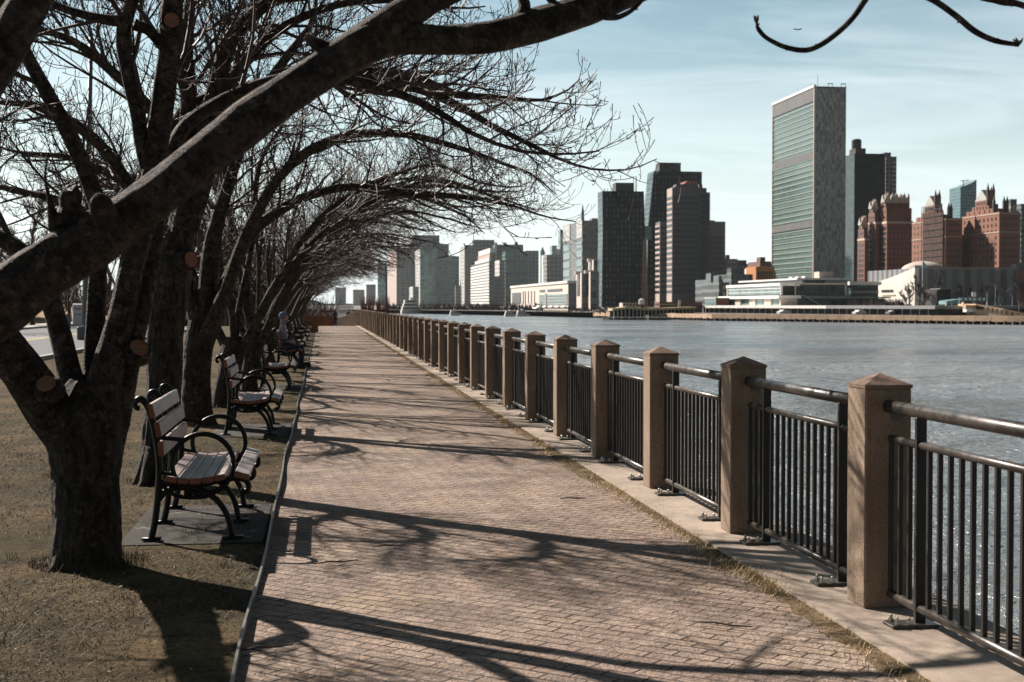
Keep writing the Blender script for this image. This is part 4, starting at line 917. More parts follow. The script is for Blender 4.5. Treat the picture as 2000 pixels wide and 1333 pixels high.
# Brick complex
def pinnacles(bb, xs, y, z, h, m):
    for x in xs: MB().box(x-.7, x+.7, y-.7, y+.7, z-2, z+h*.5).add([(x-.8, y-.8, z+h*.5), (x+.8, y-.8, z+h*.5), (x+.8, y+.8, z+h*.5), (x-.8, y+.8, z+h*.5), (x, y, z+h)], [(0, 1, 4), (1, 2, 4), (2, 3, 4), (3, 0, 4)]).build('pinnacle', m, bb.t)
def gable(bb, x0, x1, y0, y1, z, h, m, mr, name='gable_roof'):
    o = MB().prism([(y0, z), (y1, z), ((y0+y1)/2, z+h)], x0, x1, 'x').build(name, mr, bb.t)
    for yy in (y0, y1): pass
    MB().prism([(x0-.3, z-.5), (x1+.3, z-.5), (x1+.3, z+.2), ((x0+x1)/2, z+h+1), (x0-.3, z+.2)], y0-.8, y0, 'y').build('gable_wall', m, bb.t)
M['bdark'] = mat('dim_brick', (.16, .085, .07), .9, .15, .06)
for i, (pl, pc, pr, yt, Y, lab) in enumerate(((1674, 1688, 1696, 465, 905, 'lowest stepped brick apartment wing, left of the gothic brick group'), (1694, 1709, 1716, 433, 900, 'narrow brick apartment wing in the middle of the gothic brick group'), (1714, 1731, 1782, 432, 890, 'broad brick apartment block with carved pinnacles at the right of the gothic brick group'))):
    b = Bld('brick_tower', lab, 'apartment tower', pl, pc, pr, Y, None)
    H = b.z(yt, pc); b.block('wall', M['brick'], z1=H)
    MB().box(-.25, .0, -.25, b.D, H-1.6, H-.3).box(0, b.W, -.25, 0, H-1.6, H-.3).build('string_course', M['stone'], b.t)
    nv = int((H-8)/4.0); b.windows(M['win'], 's', 1.2, b.D-1.2, 14, H-3, 3+i, nv, 2.1, 2.2, budget=85 if i < 2 else 90)
    if i == 2: b.windows(M['win'], 'f', 1, b.W-1, 14, H-3, 6, nv, .8, 1.7, budget=8)
    yy = [(b.z(yt-26, pc), .12), (b.z(yt-38, pc), .30)] if i == 2 else [(b.z(yt-18, pc), .15), (b.z(yt-26, pc), .4)]
    zb = H
    for zt, ins in yy:
        MB().box(b.W*ins*.2, b.W*(1-ins*.1), b.D*ins, b.D*(1-ins*.3), zb-.3, zt).build('upper_storey', M['bdark'] if i != 2 else M['brick'], b.t)
        b.windows(M['win'], 's', b.D*ins+1, b.D*(1-ins*.3)-1, zb+.5, zt-.5, 3, max(1, int((zt-zb)/3.6)), 1.1, 1.8, off=b.W*ins*.2, budget=4); zb = zt
    pinnacles(b, [b.W*f for f in ((.1, .5, .9) if i < 2 else (.08, .2, .34, .5, .66, .8, .95))], b.D*.4, zb, 6.5, M['stone'])
    for f in ((.35,) if i < 2 else (.12, .45, .75)): gable(b, b.W*f-2.4, b.W*f+2.4, b.D*.32, b.D*.7, zb, 5.0, M['stone'], M['copper'])
    if i == 2: MB().box(b.W*.42, b.W*.98, b.D*.45, b.D*.85, H, b.z(398, pc)).build('rear_block', M['bdark'], b.t)
def step_tower(pl, pc, pr, yt, ytop, Y, lab, scaffold=False):
    b = Bld('brick_tower', lab, 'apartment tower', pl, pc, pr, Y)
    H = b.z(yt, pc); b.block('wall', M['brick2'], z1=H)
    for zz in (H-.6, H*.80): MB().box(-.25, 0, -.25, b.D, zz-.5, zz).box(0, b.W, -.25, 0, zz-.5, zz).build('string_course', M['stone'], b.t)
    nv = int((H-16)/4.0); b.windows(M['win'], 's', 1.5, b.D-1.5, 18, H-2, 9, nv, 1.4, 1.9, skip=lambda i, j: (i*7+j*3) % 4 == 1 and i in (1, 4, 6)); b.windows(M['win'], 'f', 1.5, b.W-1.5, 18, H-2, 5, nv, .9, 1.7, budget=0)
    HT = b.z(ytop, pc); st = [(.20, .92, H+(HT-H)*.32), (.34, .78, H+(HT-H)*.60), (.40, .70, HT)]; zb = H
    for a, c, zt in st:
        MB().box(.4+a*3, b.W*.8-a*8, b.D*a, b.D*c, zb-.3, zt).build('upper_storey', M['brick2'], b.t)
        b.windows(M['win'], 's', b.D*a+1, b.D*c-1, zb+.5, zt-.5, 5, max(1, int((zt-zb)/3.8)), 1.1, 1.8, off=.4+a*3, budget=0); zb = zt
    gable(b, 1.8, b.W*.45, b.D*.38, b.D*.72, HT, 6.5, M['brick2'], M['copper']); pinnacles(b, [2, b.W*.42], b.D*.38, HT, 10, M['roofd']); pinnacles(b, [1.5, b.W*.6, b.W*.75], b.D*.2, H+2, 8, M['roofd'])
    MB().box(b.W*.5, b.W*.7, b.D*.4, b.D*.6, H, H+(HT-H)*.72).build('chimney_block', M['bdark'], b.t)
    if scaffold:
        sc = MB()
        for k in range(11): sc.box(-1.3, -.9, 2, b.D*.62, 20+k*4.0, 20.3+k*4.0)
        for k in range(13): sc.box(-1.3, -1.0, 2+k*b.D*.05, 2.25+k*b.D*.05, 14, 63)
        sc.build('scaffolding', M['roofd'], b.t); MB().box(-.8, -.3, 1.5, b.D*.62, 24, 58).build('debris_netting', mat('debris_netting', (.20, .12, .10), .9, .3, .3), b.t)
    return b
step_tower(1780, 1845, 1878, 426, 398, 800, 'brown brick tower with a scaffolded facade and steep gabled roof, left of its twin', True)
step_tower(1877, 1950, 1991, 414, 386, 770, 'brown brick tower with a steep copper gabled roof, nearest the right edge of the picture')
M['curve'] = facade('blue_curtain_wall', (.14, .24, .26), (.06, .13, .15), 2.2, 3.6, .85, .85, .4, .1, .4)
b = Bld('curved_glass_tower', 'distant blue glass tower with a slanted top between the two brown brick towers', 'skyscraper', 1872, 1874, 1905, 1500)
H1, H2 = b.z(362, 1874), b.z(351, 1905); MB().prism([(0, 0), (b.W, 0), (b.W, H2), (b.W*.75, H2-3.5), (b.W*.4, H1), (0, H1-2)], 0, 28, 'y').build('curtain_wall', M['curve'], b.t)
MB().tube([(b.W*.3, 5, H1-2), (b.W*.3, 5, H1+5)], .5, 5).beam((b.W*.15, 5, H1+5), (b.W*.65, 5, H1+6), .8, .8).build('roof_crane', M['dark'], b.t)
M['beige'] = facade('beige_masonry', (.30, .27, .24), (.07, .08, .09), 3.4, 3.4, .5, .5, .85, .2, .6)
M['teald'] = facade('slate_masonry', (.13, .15, .155), (.045, .06, .065), 3.2, 3.5, .6, .55, .8, .15, .6)
for nm, lab, pl, pc, pr, yt, Y, mm in (('office_block', 'grey stepped block with a tank behind the rightmost brown brick tower', 1963, 1972, 2012, 400, 930, 'beige'), ('office_block', 'dark slab at the extreme right edge behind the rightmost brick tower', 1988, 1993, 2030, 410, 860, 'teald'),
    ('orange_brick_block', 'low reddish block peeping out at the right edge above the grey hall', 1984, 1986, 2010, 530, 700, 'brick')):
    b = Bld(nm, lab, 'building', pl, pc, pr, Y); H = b.z(yt, pc); b.block('wall', M[mm], z1=H); b.block('roof_house', M['teald'], pc+4, pc+16, H, H+4, 3, 9)
    b.windows(M['win'], 's', 1, b.D-1, 10, H-2, 3, int(H/5), 1.4, 2, budget=60)
# grey assembly hall with swept white side wall and dome
b = Bld('assembly_hall', 'long low hall with a sweeping white side wall, striped grey front and shallow dome', 'hall', 1678, 1788, 1985, 545)
M['swhite'] = mat('white_curved_wall', (.66, .62, .56), .75, .07, .1)
zt, zb2 = b.z(522, 1788), b.z(549, 1788); D = b.D
roofline = [(0, zt)]+[(D*t, zb2*.93+(zt-zb2*.93)*(1-t)**1.7) for t in [k/12 for k in range(1, 13)]]
MB().prism([(0, 0)]+[(y, z) for y, z in roofline]+[(D, zb2*.62), (D*.78, zb2*.60), (D*.60, 0)], -.4, 1.4, 'x').build('side_wall', M['swhite'], b.t)
M['hallf'] = facade('striped_hall_front', (.235, .235, .24), (.11, .115, .125), 5.2, 60., .5, .98, .8, .4, .2)
zr = b.z(527, 1980); MB().prism([(1.4, 0), (b.W, 0), (b.W, zr), (b.W*.45, (zr+zt)/2-.5), (1.4, zt-.4)], 0, D*.9, 'y').build('front_wall', M['hallf'], b.t)
MB().prism([(-.6, zt-.2), (1.6, zt-.2), (b.W*.45, (zr+zt)/2-.3), (b.W+.5, zr+.1), (b.W+.5, zr+.8), (b.W*.45, (zr+zt)/2+.4), (-.6, zt+.7)], -.5, .6, 'y').build('roof_edge', M['greyst'], b.t)
dm = MB(); dm.lathe([(9.*math.cos(R(a)), 4.2*math.sin(R(a))) for a in range(0, 90, 9)]+[(.3, 4.25)], 0, 0, 28); o = dm.build('dome', M['stone'], b.t, True); o.location = (math.tan(ang(1802))*(b.Y+17)-b.X, 17, at(1000, 525, b.Y+17).z-GL-.6)
MB().box(-.75, -.4, D*.32, D*.55, zb2*.55, zb2*.58).build('ledge', M['stone'], b.t)
for k in range(7): MB().box(-.75, -.4, D*(.36+.03*k), D*(.374+.03*k), zb2*.66, zb2*.74).build('window', M['win'], b.t)
MB().tube([(b.x(1793), -4, 0), (b.x(1793), -4, b.z(506))], .12, 6).build('pole', M['white'], thing('flagpole', 'flagpole with a pale blue flag before the white side wall of the hall', 'flagpole', (b.X, b.Y, GL)))
fp = [o for o in bpy.data.objects if o.name.startswith('flagpole')][0]; zf = b.z(506); xf = b.x(1793)
MB().add([(xf, -4, zf), (xf+1.1, -4.2, zf-1.4), (xf+2.2, -3.9, zf-2.6), (xf+1.4, -4.1, zf-3.3), (xf, -4, zf-2.6)], [(0, 1, 2, 3, 4)]).add([(xf, -3.9, zf), (xf+1.1, -4.1, zf-1.4), (xf+2.2, -3.8, zf-2.6), (xf+1.4, -4.0, zf-3.3), (xf, -3.9, zf-2.6)], [(4, 3, 2, 1, 0)]).build('flag', mat('flag_blue', (.25, .50, .62), .8, .1, 1), fp)
# glazed link between hall and conference block
b = Bld('glazed_link', 'low glazed link with a white flat roof between the conference block and the assembly hall', 'building', 1640, 1662, 1715, 560)
b.block('wall', M['dglass'], z1=b.z(556)); MB().box(-1, b.W+1, -1, b.D, b.z(556), b.z(549)).build('roof_slab', M['white'], b.t); MB().box(-.5, b.W, -.6, .1, b.z(572), b.z(568)).build('beam', M['greyst'], b.t)
# conference block
b = Bld('conference_building', 'low white conference building with stacked glass galleries under the slab skyscraper', 'building', 1421, 1526, 1668, 512)
za, zb_, zc, zd, ze = b.z(598), b.z(583), b.z(577), b.z(556), b.z(545)
MB().box(.3, b.W, .3, b.D, 0, zb_).build('ground_floor', M['greyst'], b.t)
D = b.D
for k, (p0, p1) in enumerate(((1423, 1438), (1448, 1465), (1477, 1495), (1508, 1524))):
    MB().box(-.1, .4, b.y(p1), b.y(p0), za-.5, zb_-.1).build('window', M['tglass'], b.t)
for p0, p1 in ((1438, 1448), (1465, 1477), (1495, 1508)):
    MB().box(-.5, .35, b.y(p1), b.y(p0), za-.8, zb_-.1).build('wall_panel', M['stone'], b.t)
MB().box(-.5, 6, -.5, .6, za-.8, zb_-.1).build('wall_panel', M['stone'], b.t)
MB().box(-1.6, 8, -1.5, D+9, zb_, zc).build('roof_slab', M['white'], b.t); MB().box(8, b.x(1562), -1.5, 6, zb_+.05, zc-.05).build('roof_slab', M['greyst'], b.t)
MB().box(.4, 6, .5, D-.5, zc, zd).build('gallery_core', M['dark'], b.t); MB().box(0, .5, .4, D-.3, zc+.4, zd-.3).build('gallery_glass', M['tglass'], b.t)
for yy in (0, D-.5): MB().box(-.4, .5, yy, yy+.5, zc, zd).build('gallery_frame', M['white'], b.t)
for k in range(1, 3): MB().box(-.12, 0, .5, D-.5, zc+(zd-zc)*k/3, zc+(zd-zc)*k/3+.18).build('transom', M['white'], b.t)
MB().box(-.6, 7, -.2, D+.4, zd-.3, zd+.75).build('gallery_roof', M['white'], b.t)
MB().box(5.5, b.x(1552), .2, 9, zc, zd+.5).build('stone_wall', M['greyst'], b.t)
x0, x1 = b.x(1552), b.x(1652); MB().box(x0, x1, .3, 9, zc-.1, zd+.3).build('dark_gallery', M['dglass'], b.t)
for xx in (x0, x1-.4): MB().box(xx, xx+.4, -.3, .4, zc-.2, zd+.4).build('gallery_frame', M['stone'], b.t)
MB().box(x0, x1, -.3, .4, zd+.2, zd+.7).build('gallery_roof', M['stone'], b.t)
MB().box(b.x(1556), b.W+14, -.8, 4, zb_+.1, zb_+.6).build('terrace_slab', M['greyst'], b.t)
MB().box(b.x(1555), b.W+12, .1, 3, za-.5, zb_).build('lower_glass', M['dglass'], b.t)
MB().beam((b.x(1566), -1.2, zc), (b.x(1600), -1.2, za+.2), .5, .5).build('stair', M['greyst'], b.t)
b2_ = Bld('upper_gallery', 'topmost glazed gallery with a thin white roof above the conference building', 'building', 1462, 1569, 1655, 540)
MB().box(0, b2_.W, 0, b2_.D, 0, b2_.z(545)).build('wall', M['greyst'], b2_.t); MB().box(-.4, 0, .5, b2_.D-.5, b2_.z(553), b2_.z(545.5)).build('gallery_glass', M['tglass'], b2_.t); MB().box(.5, b2_.x(1610), -.4, 0, b2_.z(553), b2_.z(545.5)).build('gallery_glass', M['dglass'], b2_.t)
MB().box(-3, b2_.W+1, -1, b2_.D+6, b2_.z(545.5), b2_.z(542)).build('roof_slab', M['white'], b2_.t); MB().box(b2_.x(1603), b2_.x(1630), 2, 8, b2_.z(543), b2_.z(529)).build('roof_house', M['stone'], b2_.t)
for p in (1540, 1552, 1565): MB().box(b2_.x(1575), b2_.x(1575)+3, b2_.y(p), b2_.y(p)+3.5, b2_.z(542), b2_.z(538)).build('roof_unit', M['white'], b2_.t)
b3_ = Bld('small_pavilion', 'small pavilion with pale glass side and brick front at the left end of the terrace', 'building', 1378, 1400, 1424, 575); b3_.block('wall', M['brick'], z1=b3_.z(583)); MB().box(-.3, 0, .5, b3_.D-.5, b3_.z(596), b3_.z(584)).build('glass', M['tglass'], b3_.t); MB().box(-.6, b3_.W, -.3, b3_.D, b3_.z(583), b3_.z(581.5)).build('roof_edge', M['white'], b3_.t)
# ------------------------------------------------ twin bent towers with a sky bridge
M['coppert'] = facade('bronze_black_panels', (.014, .019, .019), (.060, .078, .080), 2.6, 3.6, .40, .55, .55, .12, .9, spec=.2)
M['sideglass'] = facade('lit_side_glass', (.26, .36, .38), (.20, .30, .33), 3, 3.4, .8, .8, .3, .12, .3)  # sunlit look of the side faces is put into this pale colour
def bent(lab, P, pend, ph, Y, D):
    X = math.tan(ang(P[0][0]))*Y; t = thing('bent_tower', lab, 'skyscraper', (X, Y, GL))
    pr = [(math.tan(ang(px))*Y-X, at(1000, py, Y).z-GL) for px, py in P]; MB().prism(pr, 0, D, 'y').build('curtain_wall', M['coppert'], t)
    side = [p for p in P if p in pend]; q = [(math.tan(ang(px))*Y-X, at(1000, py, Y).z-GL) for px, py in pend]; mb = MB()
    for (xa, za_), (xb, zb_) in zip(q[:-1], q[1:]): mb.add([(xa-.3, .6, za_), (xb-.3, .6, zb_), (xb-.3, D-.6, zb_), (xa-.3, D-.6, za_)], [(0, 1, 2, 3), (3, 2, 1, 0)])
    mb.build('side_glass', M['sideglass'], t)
    x0, x1, y0, y1 = ph; MB().box(math.tan(ang(x0))*Y-X, math.tan(ang(x1))*Y-X, 3, 14, at(1000, y1, Y).z-GL-1, at(1000, y0, Y).z-GL).build('roof_house', M['bdarkg'], t)
    return t, X
M['bdarkg'] = facade('dark_grey_louvres', (.055, .062, .062), (.04, .046, .046), 3, 1.2, .95, .5, .7, .5, .2)
t, X = bent('left bent black tower of the pair, joined by the glass bridge', [(1176, 600.5), (1178, 450), (1177, 371.5), (1257, 371.5), (1259, 440), (1264, 600.5)], [(1176, 600.5), (1178, 450), (1177, 371.5)], (1204, 1239, 354, 371.5), 930, 17)
MB().tube([(math.tan(ang(1247))*930-X, 8, at(1000, 372, 930).z-GL), (math.tan(ang(1247))*930-X, 8, at(1000, 340, 930).z-GL)], .35, 5).build('mast', M['dark'], t)
for p in (1182, 1188, 1195, 1243): MB().tube([(math.tan(ang(p))*930-X, 3, at(1000, 373, 930).z-GL), (math.tan(ang(p))*930-X, 3, at(1000, 366, 930).z-GL)], .2, 4).build('mast', M['dark'], t)
bent('right bent black tower of the pair, the taller one', [(1264, 600.5), (1266, 445), (1277, 331), (1370, 331), (1370, 600.5)], [(1264, 600.5), (1266, 445), (1277, 331)], (1289, 1331, 313, 331), 960, 19)
Yb = 934; t = thing('sky_bridge', 'pale glass bridge high up between the two bent black towers', 'bridge', (math.tan(ang(1230))*Yb, Yb, GL)); X = math.tan(ang(1230))*Yb
MB().box(0, math.tan(ang(1271))*Yb-X, -1, 12, at(1000, 466, Yb).z-GL, at(1000, 441, Yb).z-GL).build('bridge_glass', facade('bridge_glass', (.10, .20, .20), (.14, .26, .255), 6, 3.3, .9, .8, .3, .12, .3), t); MB().box(math.tan(ang(1254))*Yb-X, math.tan(ang(1267))*Yb-X, 2, 10, at(1000, 443, Yb).z-GL, at(1000, 439.5, Yb).z-GL).build('roof_house', M['bdarkg'], t)
# lattice mast in front of the gap
t = thing('lattice_hoist', 'thin reddish lattice hoist tower rising in front of the bent towers', 'hoist tower', (math.tan(ang(1259))*880, 880, GL)); mb = MB(); h = at(1000, 466, 880).z-GL
for sx in (-1, 1):
    for sy in (-1, 1): mb.beam((sx*1.5, sy*1.5, 0), (sx*.7, sy*.7, h), .35, .35)
for k in range(22):
    z = h*k/22; w = 1.5-.8*k/22; mb.beam((-w, -w, z), (w, -w, z+h/22), .25, .25); mb.beam((w, -w, z), (-w, -w, z+h/22), .25, .25); mb.beam((-w, -w, z), (w, -w, z), .3, .3)
mb.build('lattice', mat('hoist_paint', (.20, .12, .115), .8, .2, .1), t)
# striped brown tower group
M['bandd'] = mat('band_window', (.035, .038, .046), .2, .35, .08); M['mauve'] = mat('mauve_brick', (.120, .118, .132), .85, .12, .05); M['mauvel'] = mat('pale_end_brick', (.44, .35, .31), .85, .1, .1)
b = Bld('striped_tower', 'tall mauve brick tower with horizontal window stripes and a stepped red crown', 'skyscraper', 1303, 1313, 1366, 820)
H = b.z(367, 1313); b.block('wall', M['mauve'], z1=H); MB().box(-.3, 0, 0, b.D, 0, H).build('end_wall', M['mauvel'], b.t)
b.bands(M['bandd'], 10, H-2, 3.25, 1.7, out=.45)
MB().box(2, b.W, 3, b.D, H-.5, b.z(360)).box(b.x(1324), b.W, 5, b.D, H, b.z(355)).build('setback', M['mauve'], b.t)
M['redc'] = mat('red_crown', (.34, .145, .12), .85, .12, .1)
MB().box(b.x(1334), b.x(1368), 6, 20, b.z(362), b.z(357)).box(b.x(1339), b.x(1368), 7, 20, b.z(357), b.z(353)).box(b.x(1344), b.x(1368), 8, 20, b.z(353), b.z(349)).box(b.x(1348), b.x(1364), 9, 19, b.z(349), b.z(347)).build('crown', M['redc'], b.t)
b = Bld('striped_tower', 'dark right hand wing of the striped mauve tower with stepped shoulders', 'skyscraper', 1364, 1366, 1386, 835)
b.block('wall', M['mauve'], z1=b.z(372), y1=26); b.block('setback', M['mauve'], 1366, 1380, b.z(372), b.z(363), 1, 20); b.block('setback', M['mauve'], 1366, 1373, b.z(363), b.z(356), 2, 18)
M['dstripe'] = facade('dark_strip_facade', (.095, .085, .088), (.028, .034, .040), 5, 3.3, .96, .62, .8, .2, .4)
b.bands(M['bandd'], 8, b.z(374), 3.3, 1.8, side=False)
b = Bld('striped_tower', 'narrow striped slab with pale brick end, left of the tall striped tower', 'apartment tower', 1280, 1289, 1306, 860)
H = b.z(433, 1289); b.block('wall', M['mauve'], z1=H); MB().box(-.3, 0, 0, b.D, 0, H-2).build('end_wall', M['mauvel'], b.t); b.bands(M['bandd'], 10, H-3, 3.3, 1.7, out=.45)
b = Bld('striped_tower', 'squat dark striped slab right of the tall striped tower', 'apartment tower', 1384, 1386, 1416, 900)
H = b.z(433, 1386); b.block('wall', M['mauve'], z1=H, y1=26); b.bands(M['bandd'], 6, H-8, 3.3, 1.9, side=False); b.block('roof_house', M['mauve'], 1387, 1398, H, b.z(427), 3, 14)
# low jumble
for i, (lab, pl, pc, pr, yt, Y, mm) in enumerate((('low slate coloured block just right of the squat striped slab', 1414, 1416, 1440, 506, 1100, 'teald'), ('long low dark block left of the slab skyscraper', 1436, 1438, 1486, 516, 1120, 'teald'), ('dark flat roofed block touching the left side of the slab skyscraper', 1480, 1484, 1512, 511, 1000, 'bdark'),
    ('small dark block in the foreground of the low jumble, under the squat slab', 1385, 1388, 1412, 546, 700, 'teald'), ('small mauve block beside the conference building', 1402, 1404, 1424, 552, 640, 'teald'), ('low brown block behind the conference building', 1424, 1428, 1470, 536, 760, 'teald'))):
    b = Bld('low_block', lab, 'building', pl, pc, pr, Y); H = b.z(yt, pc); b.block('wall', M[mm], z1=H, y1=30)
    b.block('roof_house', M[mm], pc+3, pc+(pr-pc)*.45, H, H+3.2, 3, 12)
    b.windows(M['stone'] if mm == 'teald' else M['win'], 'f', 1, b.W-1, 4, H-1, int(b.W/3.2), max(2, int(H/4)), 1.1, 1.5, budget=60, skip=lambda i, j: (i*3+j*5) % 3 == 0)
M['orange'] = mat('orange_brick', (.50, .22, .085), .9, .12, .1)
b = Bld('orange_brick_block', 'orange brick block with tall dark windows at the foot of the slab skyscraper', 'building', 1474, 1476, 1512, 830); H = b.z(521, 1476)
b.block('wall', M['orange'], z1=H, y1=20)
so_ = b; MB().box(b.x(1484), b.x(1500), 2, 12, H, b.z(518)).build('roof_house', M['orange'], b.t)
for k in range(7): MB().box(b.x(1480+k*4.3), b.x(1482.4+k*4.3), -.2, .05, b.z(543), b.z(529)).build('window', M['win'], b.t)
b = Bld('white_block', 'small white cubic block left of the orange brick block', 'building', 1454, 1461, 1475, 850); H = b.z(525, 1461); b.block('wall', M['white'], z1=H); b.windows(M['win'], 'f', 1, b.W-1, H*.6, H-1, 3, 3, .9, 1.2)
# ------------------------------------------------ left part, farther and paler
def std(name, lab, pl, pc, pr, yt, Y, mm, cat_='office tower', ph=None, depth=None, sidem=None, bands_=None):
    b = Bld(name, lab, cat_, pl, pc, pr, Y, depth=depth); H = b.z(yt, pc); b.block('wall', M[mm], z1=H)
    if sidem: MB().box(-.5, 0, 0, b.D, 0, H).build('side_wall', M[sidem], b.t)
    if ph: b.block('roof_house', M[mm], ph[0], ph[1], H, b.z(ph[2]), 3, min(b.D-1, 30))
    return b
M['gtower'] = facade('grey_ribbed_facade', (.17, .185, .185), (.07, .085, .09), 12.35, 7.6, .55, .75, .7, .15, .4)
M['pink'] = facade('pink_panel_facade', (.50, .38, .34), (.26, .22, .21), 9.5, 7.98, .75, .3, .85, .4, .3)
M['lpale'] = facade('pale_panel_facade', (.46, .46, .44), (.26, .29, .30), 7.6, 7.98, .7, .4, .8, .3, .3)
M['tealf'] = facade('teal_curtain_wall', (.15, .22, .21), (.085, .155, .15), 7.6, 7.79, .84, .7, .4, .12, .5)
M['tealm'] = facade('teal_mirror_glass', (.14, .23, .225), (.12, .215, .215), 9.5, 7.79, .9, .85, .4, .10, .6)
M['greyf'] = facade('grey_grid_facade', (.135, .14, .14), (.06, .07, .072), 7.98, 7.6, .6, .55, .8, .2, .6)
M['mid'] = facade('mid_grey_facade', (.235, .235, .235), (.09, .10, .105), 7.22, 7.41, .5, .5, .8, .2, .5)
YB = 3500
b = std('ribbed_tower', 'grey ribbed office tower with a pink side at the left end of the skyline', 758, 775, 825, 484, YB, 'gtower', sidem='pink')
b.block('setback', M['gtower'], 800, 862, b.z(520), b.z(477), 20, 120); b.block('setback', M['greyf'], 805, 860, b.z(477), b.z(460), 22, 110); b.block('setback', M['greyf'], 838, 878, 0, b.z(478), 15, 120)
std('glass_tower', 'teal mirror glass tower in front of the ribbed office tower', 811, 821, 853, 486, YB-220, 'tealm', sidem='lpale')
std('dark_slot_block', 'dark vertical slot block between the two teal glass towers', 852, 853, 858, 500, YB-230, 'greyf', depth=30)
b = std('glass_block', 'broad teal office block with horizontal floors, right of the mirror glass tower', 855, 857, 890, 500, YB-200, 'tealf'); b.block('setback', M['tealf'], 884, 898, 0, b.z(501), 14, 60); b.bands(M['mid'], 16, b.z(504), 16, 2.4, side=False, out=.5, name='floor_band')
std('low_tower', 'small striped tower at the water edge below the ribbed tower', 800, 807, 818, 560, YB-600, 'tealf', sidem='lpale'); std('dark_block', 'small dark block at the foot of the teal office block', 889, 890, 899, 558, YB-560, 'greyf', depth=20)
b = std('grey_tower', 'grey office tower with white striped corner, left of the white louvred block', 899, 908, 968, 479, 3100, 'greyf', sidem='lpale', ph=(925, 966, 469)); MB().box(-1.5, .5, -1, 3, b.z(602), b.z(476)).build('corner_pier', M['white'], b.t)
b = std('pink_tower', 'pinkish slab tower behind the white louvred block', 926, 957, 968, 494, 2850, 'greyf', sidem='pink'); MB().box(0, b.W, 0, b.D*.7, b.z(494), b.z(485)).build('roof_house', M['white'], b.t)
b = Bld('louvred_block', 'white block wrapped in horizontal louvres on the far shore, left of centre', 'office tower', 920, 956, 961, 2500); H = b.z(510, 956)
b.block('wall', M['greyf'], z1=H); b.bands(M['white'], 4, H, (H-6)/14, (H-6)/14*.62, front=False, out=1.0, name='louvre'); MB().box(-.5, b.W*.8, 3, b.D*.75, H, b.z(504)).build('roof_house', M['white'], b.t)
M['stripew'] = facade('white_strip_facade', (.60, .60, .58), (.30, .32, .33), 5.7, 7.6, .6, .4, .8, .4, .2)
std('striped_block', 'grey block with a white strip side, right of the white louvred block', 967, 976, 986, 508, 2600, 'mid', sidem='stripew')
b = std('dark_office_tower', 'broad dark office tower with rooftop boxes in the left centre of the skyline', 965, 968, 1022, 478, 3000, 'greyf', depth=50); b.block('roof_house', M['greyf'], 985, 990, b.z(478), b.z(474), 3, 9); b.block('roof_house', M['greyf'], 1006, 1012, b.z(478), b.z(473), 3, 9); MB().box(-2, 3, -2, 0, b.z(520), b.z(474)).build('corner_pier', M['stone'], b.t)
b = std('dark_office_tower', 'lower dark glass block in front of the broad dark office tower', 984, 987, 1027, 491, 2750, 'tealf', depth=50); b.bands(M['greyf'], 12, b.z(494), 24, 6, side=False, out=.5, name='floor_band')
std('pale_office_tower', 'light grey tower with a column of windows left of the white campanile', 1024, 1027, 1052, 490, 2900, 'mid', depth=40)
b = std('campanile', 'slim white tower slab with a dark mark near its top', 1056, 1066, 1067, 498, 2500, 'white', 'tower', depth=48); MB().box(-.8, 0, 18, 28, b.z(522), b.z(502)).build('sign_mark', M['greyst'], b.t)
M['white_campanile_side'] = M['white']
std('dark_block', 'dark block with speckled windows right of the white campanile', 1066, 1068, 1100, 498, 2450, 'mid', depth=40)
b = std('spire_tower', 'distant tower with a small green pointed spire behind the campanile', 1056, 1057, 1064, 496, 3700, 'tealf', depth=20); MB().lathe([(8, b.z(496)), (5.5, b.z(490)), (.6, b.z(482))], b.W/2, 8, 8).build('spire', M['tealm'], b.t)
for lab, a, c, yt in (('distant pale blue tower right of the small spire', 1078, 1088, 480), ('farthest pale tower just left of the white panelled tower', 1094, 1102, 449), ('distant beige block beside the pale blue tower', 1087, 1097, 487)): std('distant_tower', lab, a-1, a, c, yt, 4250, 'tealm' if 'beige' not in lab else 'lpale', depth=40)
# white-panelled tower
b = Bld('panelled_tower', 'tall office tower with white top panels, striped side and a thin spire', 'skyscraper', 1101, 1138, 1170, 1700); H = b.z(431, 1138)
b.block('wall', M['greyf'], z1=H); MB().box(-.3, 0, 0, b.D, 0, H).build('side_wall', M['greyf'], b.t)
for p0, p1 in ((1101, 1114), (1127, 1138)):
    MB().box(-1.0, 0, b.y(p1)+.2, b.y(p0), b.z(463), H+1).build('top_panel', M['lpale'], b.t)
    b.bands(M['tglass'], 6, b.z(464), 11, 8, front=False, y0=b.y(p1), y1=b.y(p0), out=.9, name='window_band')
b.block('roof_house', M['greyf'], 1157, 1168, H, b.z(425), 3, 20); MB().lathe([(2.0, H), (1.5, b.z(412)), (.3, b.z(398))], .5, 3, 8).build('spire', M['dark'], b.t)
# institute with sunlit cream stone side; shade of the front is painted grey
b = Bld('stone_institute', 'wide low cream stone building with tall slit windows and white floor stripes at the waterside', 'building', 999, 1111, 1126, 760); H = b.z(553, 1111)
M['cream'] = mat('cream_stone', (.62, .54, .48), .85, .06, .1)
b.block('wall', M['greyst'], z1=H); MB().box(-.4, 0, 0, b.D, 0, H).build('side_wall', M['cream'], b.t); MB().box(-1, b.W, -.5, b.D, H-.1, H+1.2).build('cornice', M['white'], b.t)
MB().box(-.7, -.3, b.y(1019), b.y(1002), b.z(592), b.z(566)).build('dark_panel', M['win'], b.t)
for p in (1023, 1027, 1033, 1039, 1045): MB().box(-.7, -.3, b.y(p+1.3), b.y(p), b.z(593), b.z(564)).build('window', M['win'], b.t)
for p0, p1 in ((1056, 1066), (1071, 1100)): MB().box(-.7, -.3, b.y(p1), b.y(p0), b.z(568), b.z(563)).build('window', M['win'], b.t)
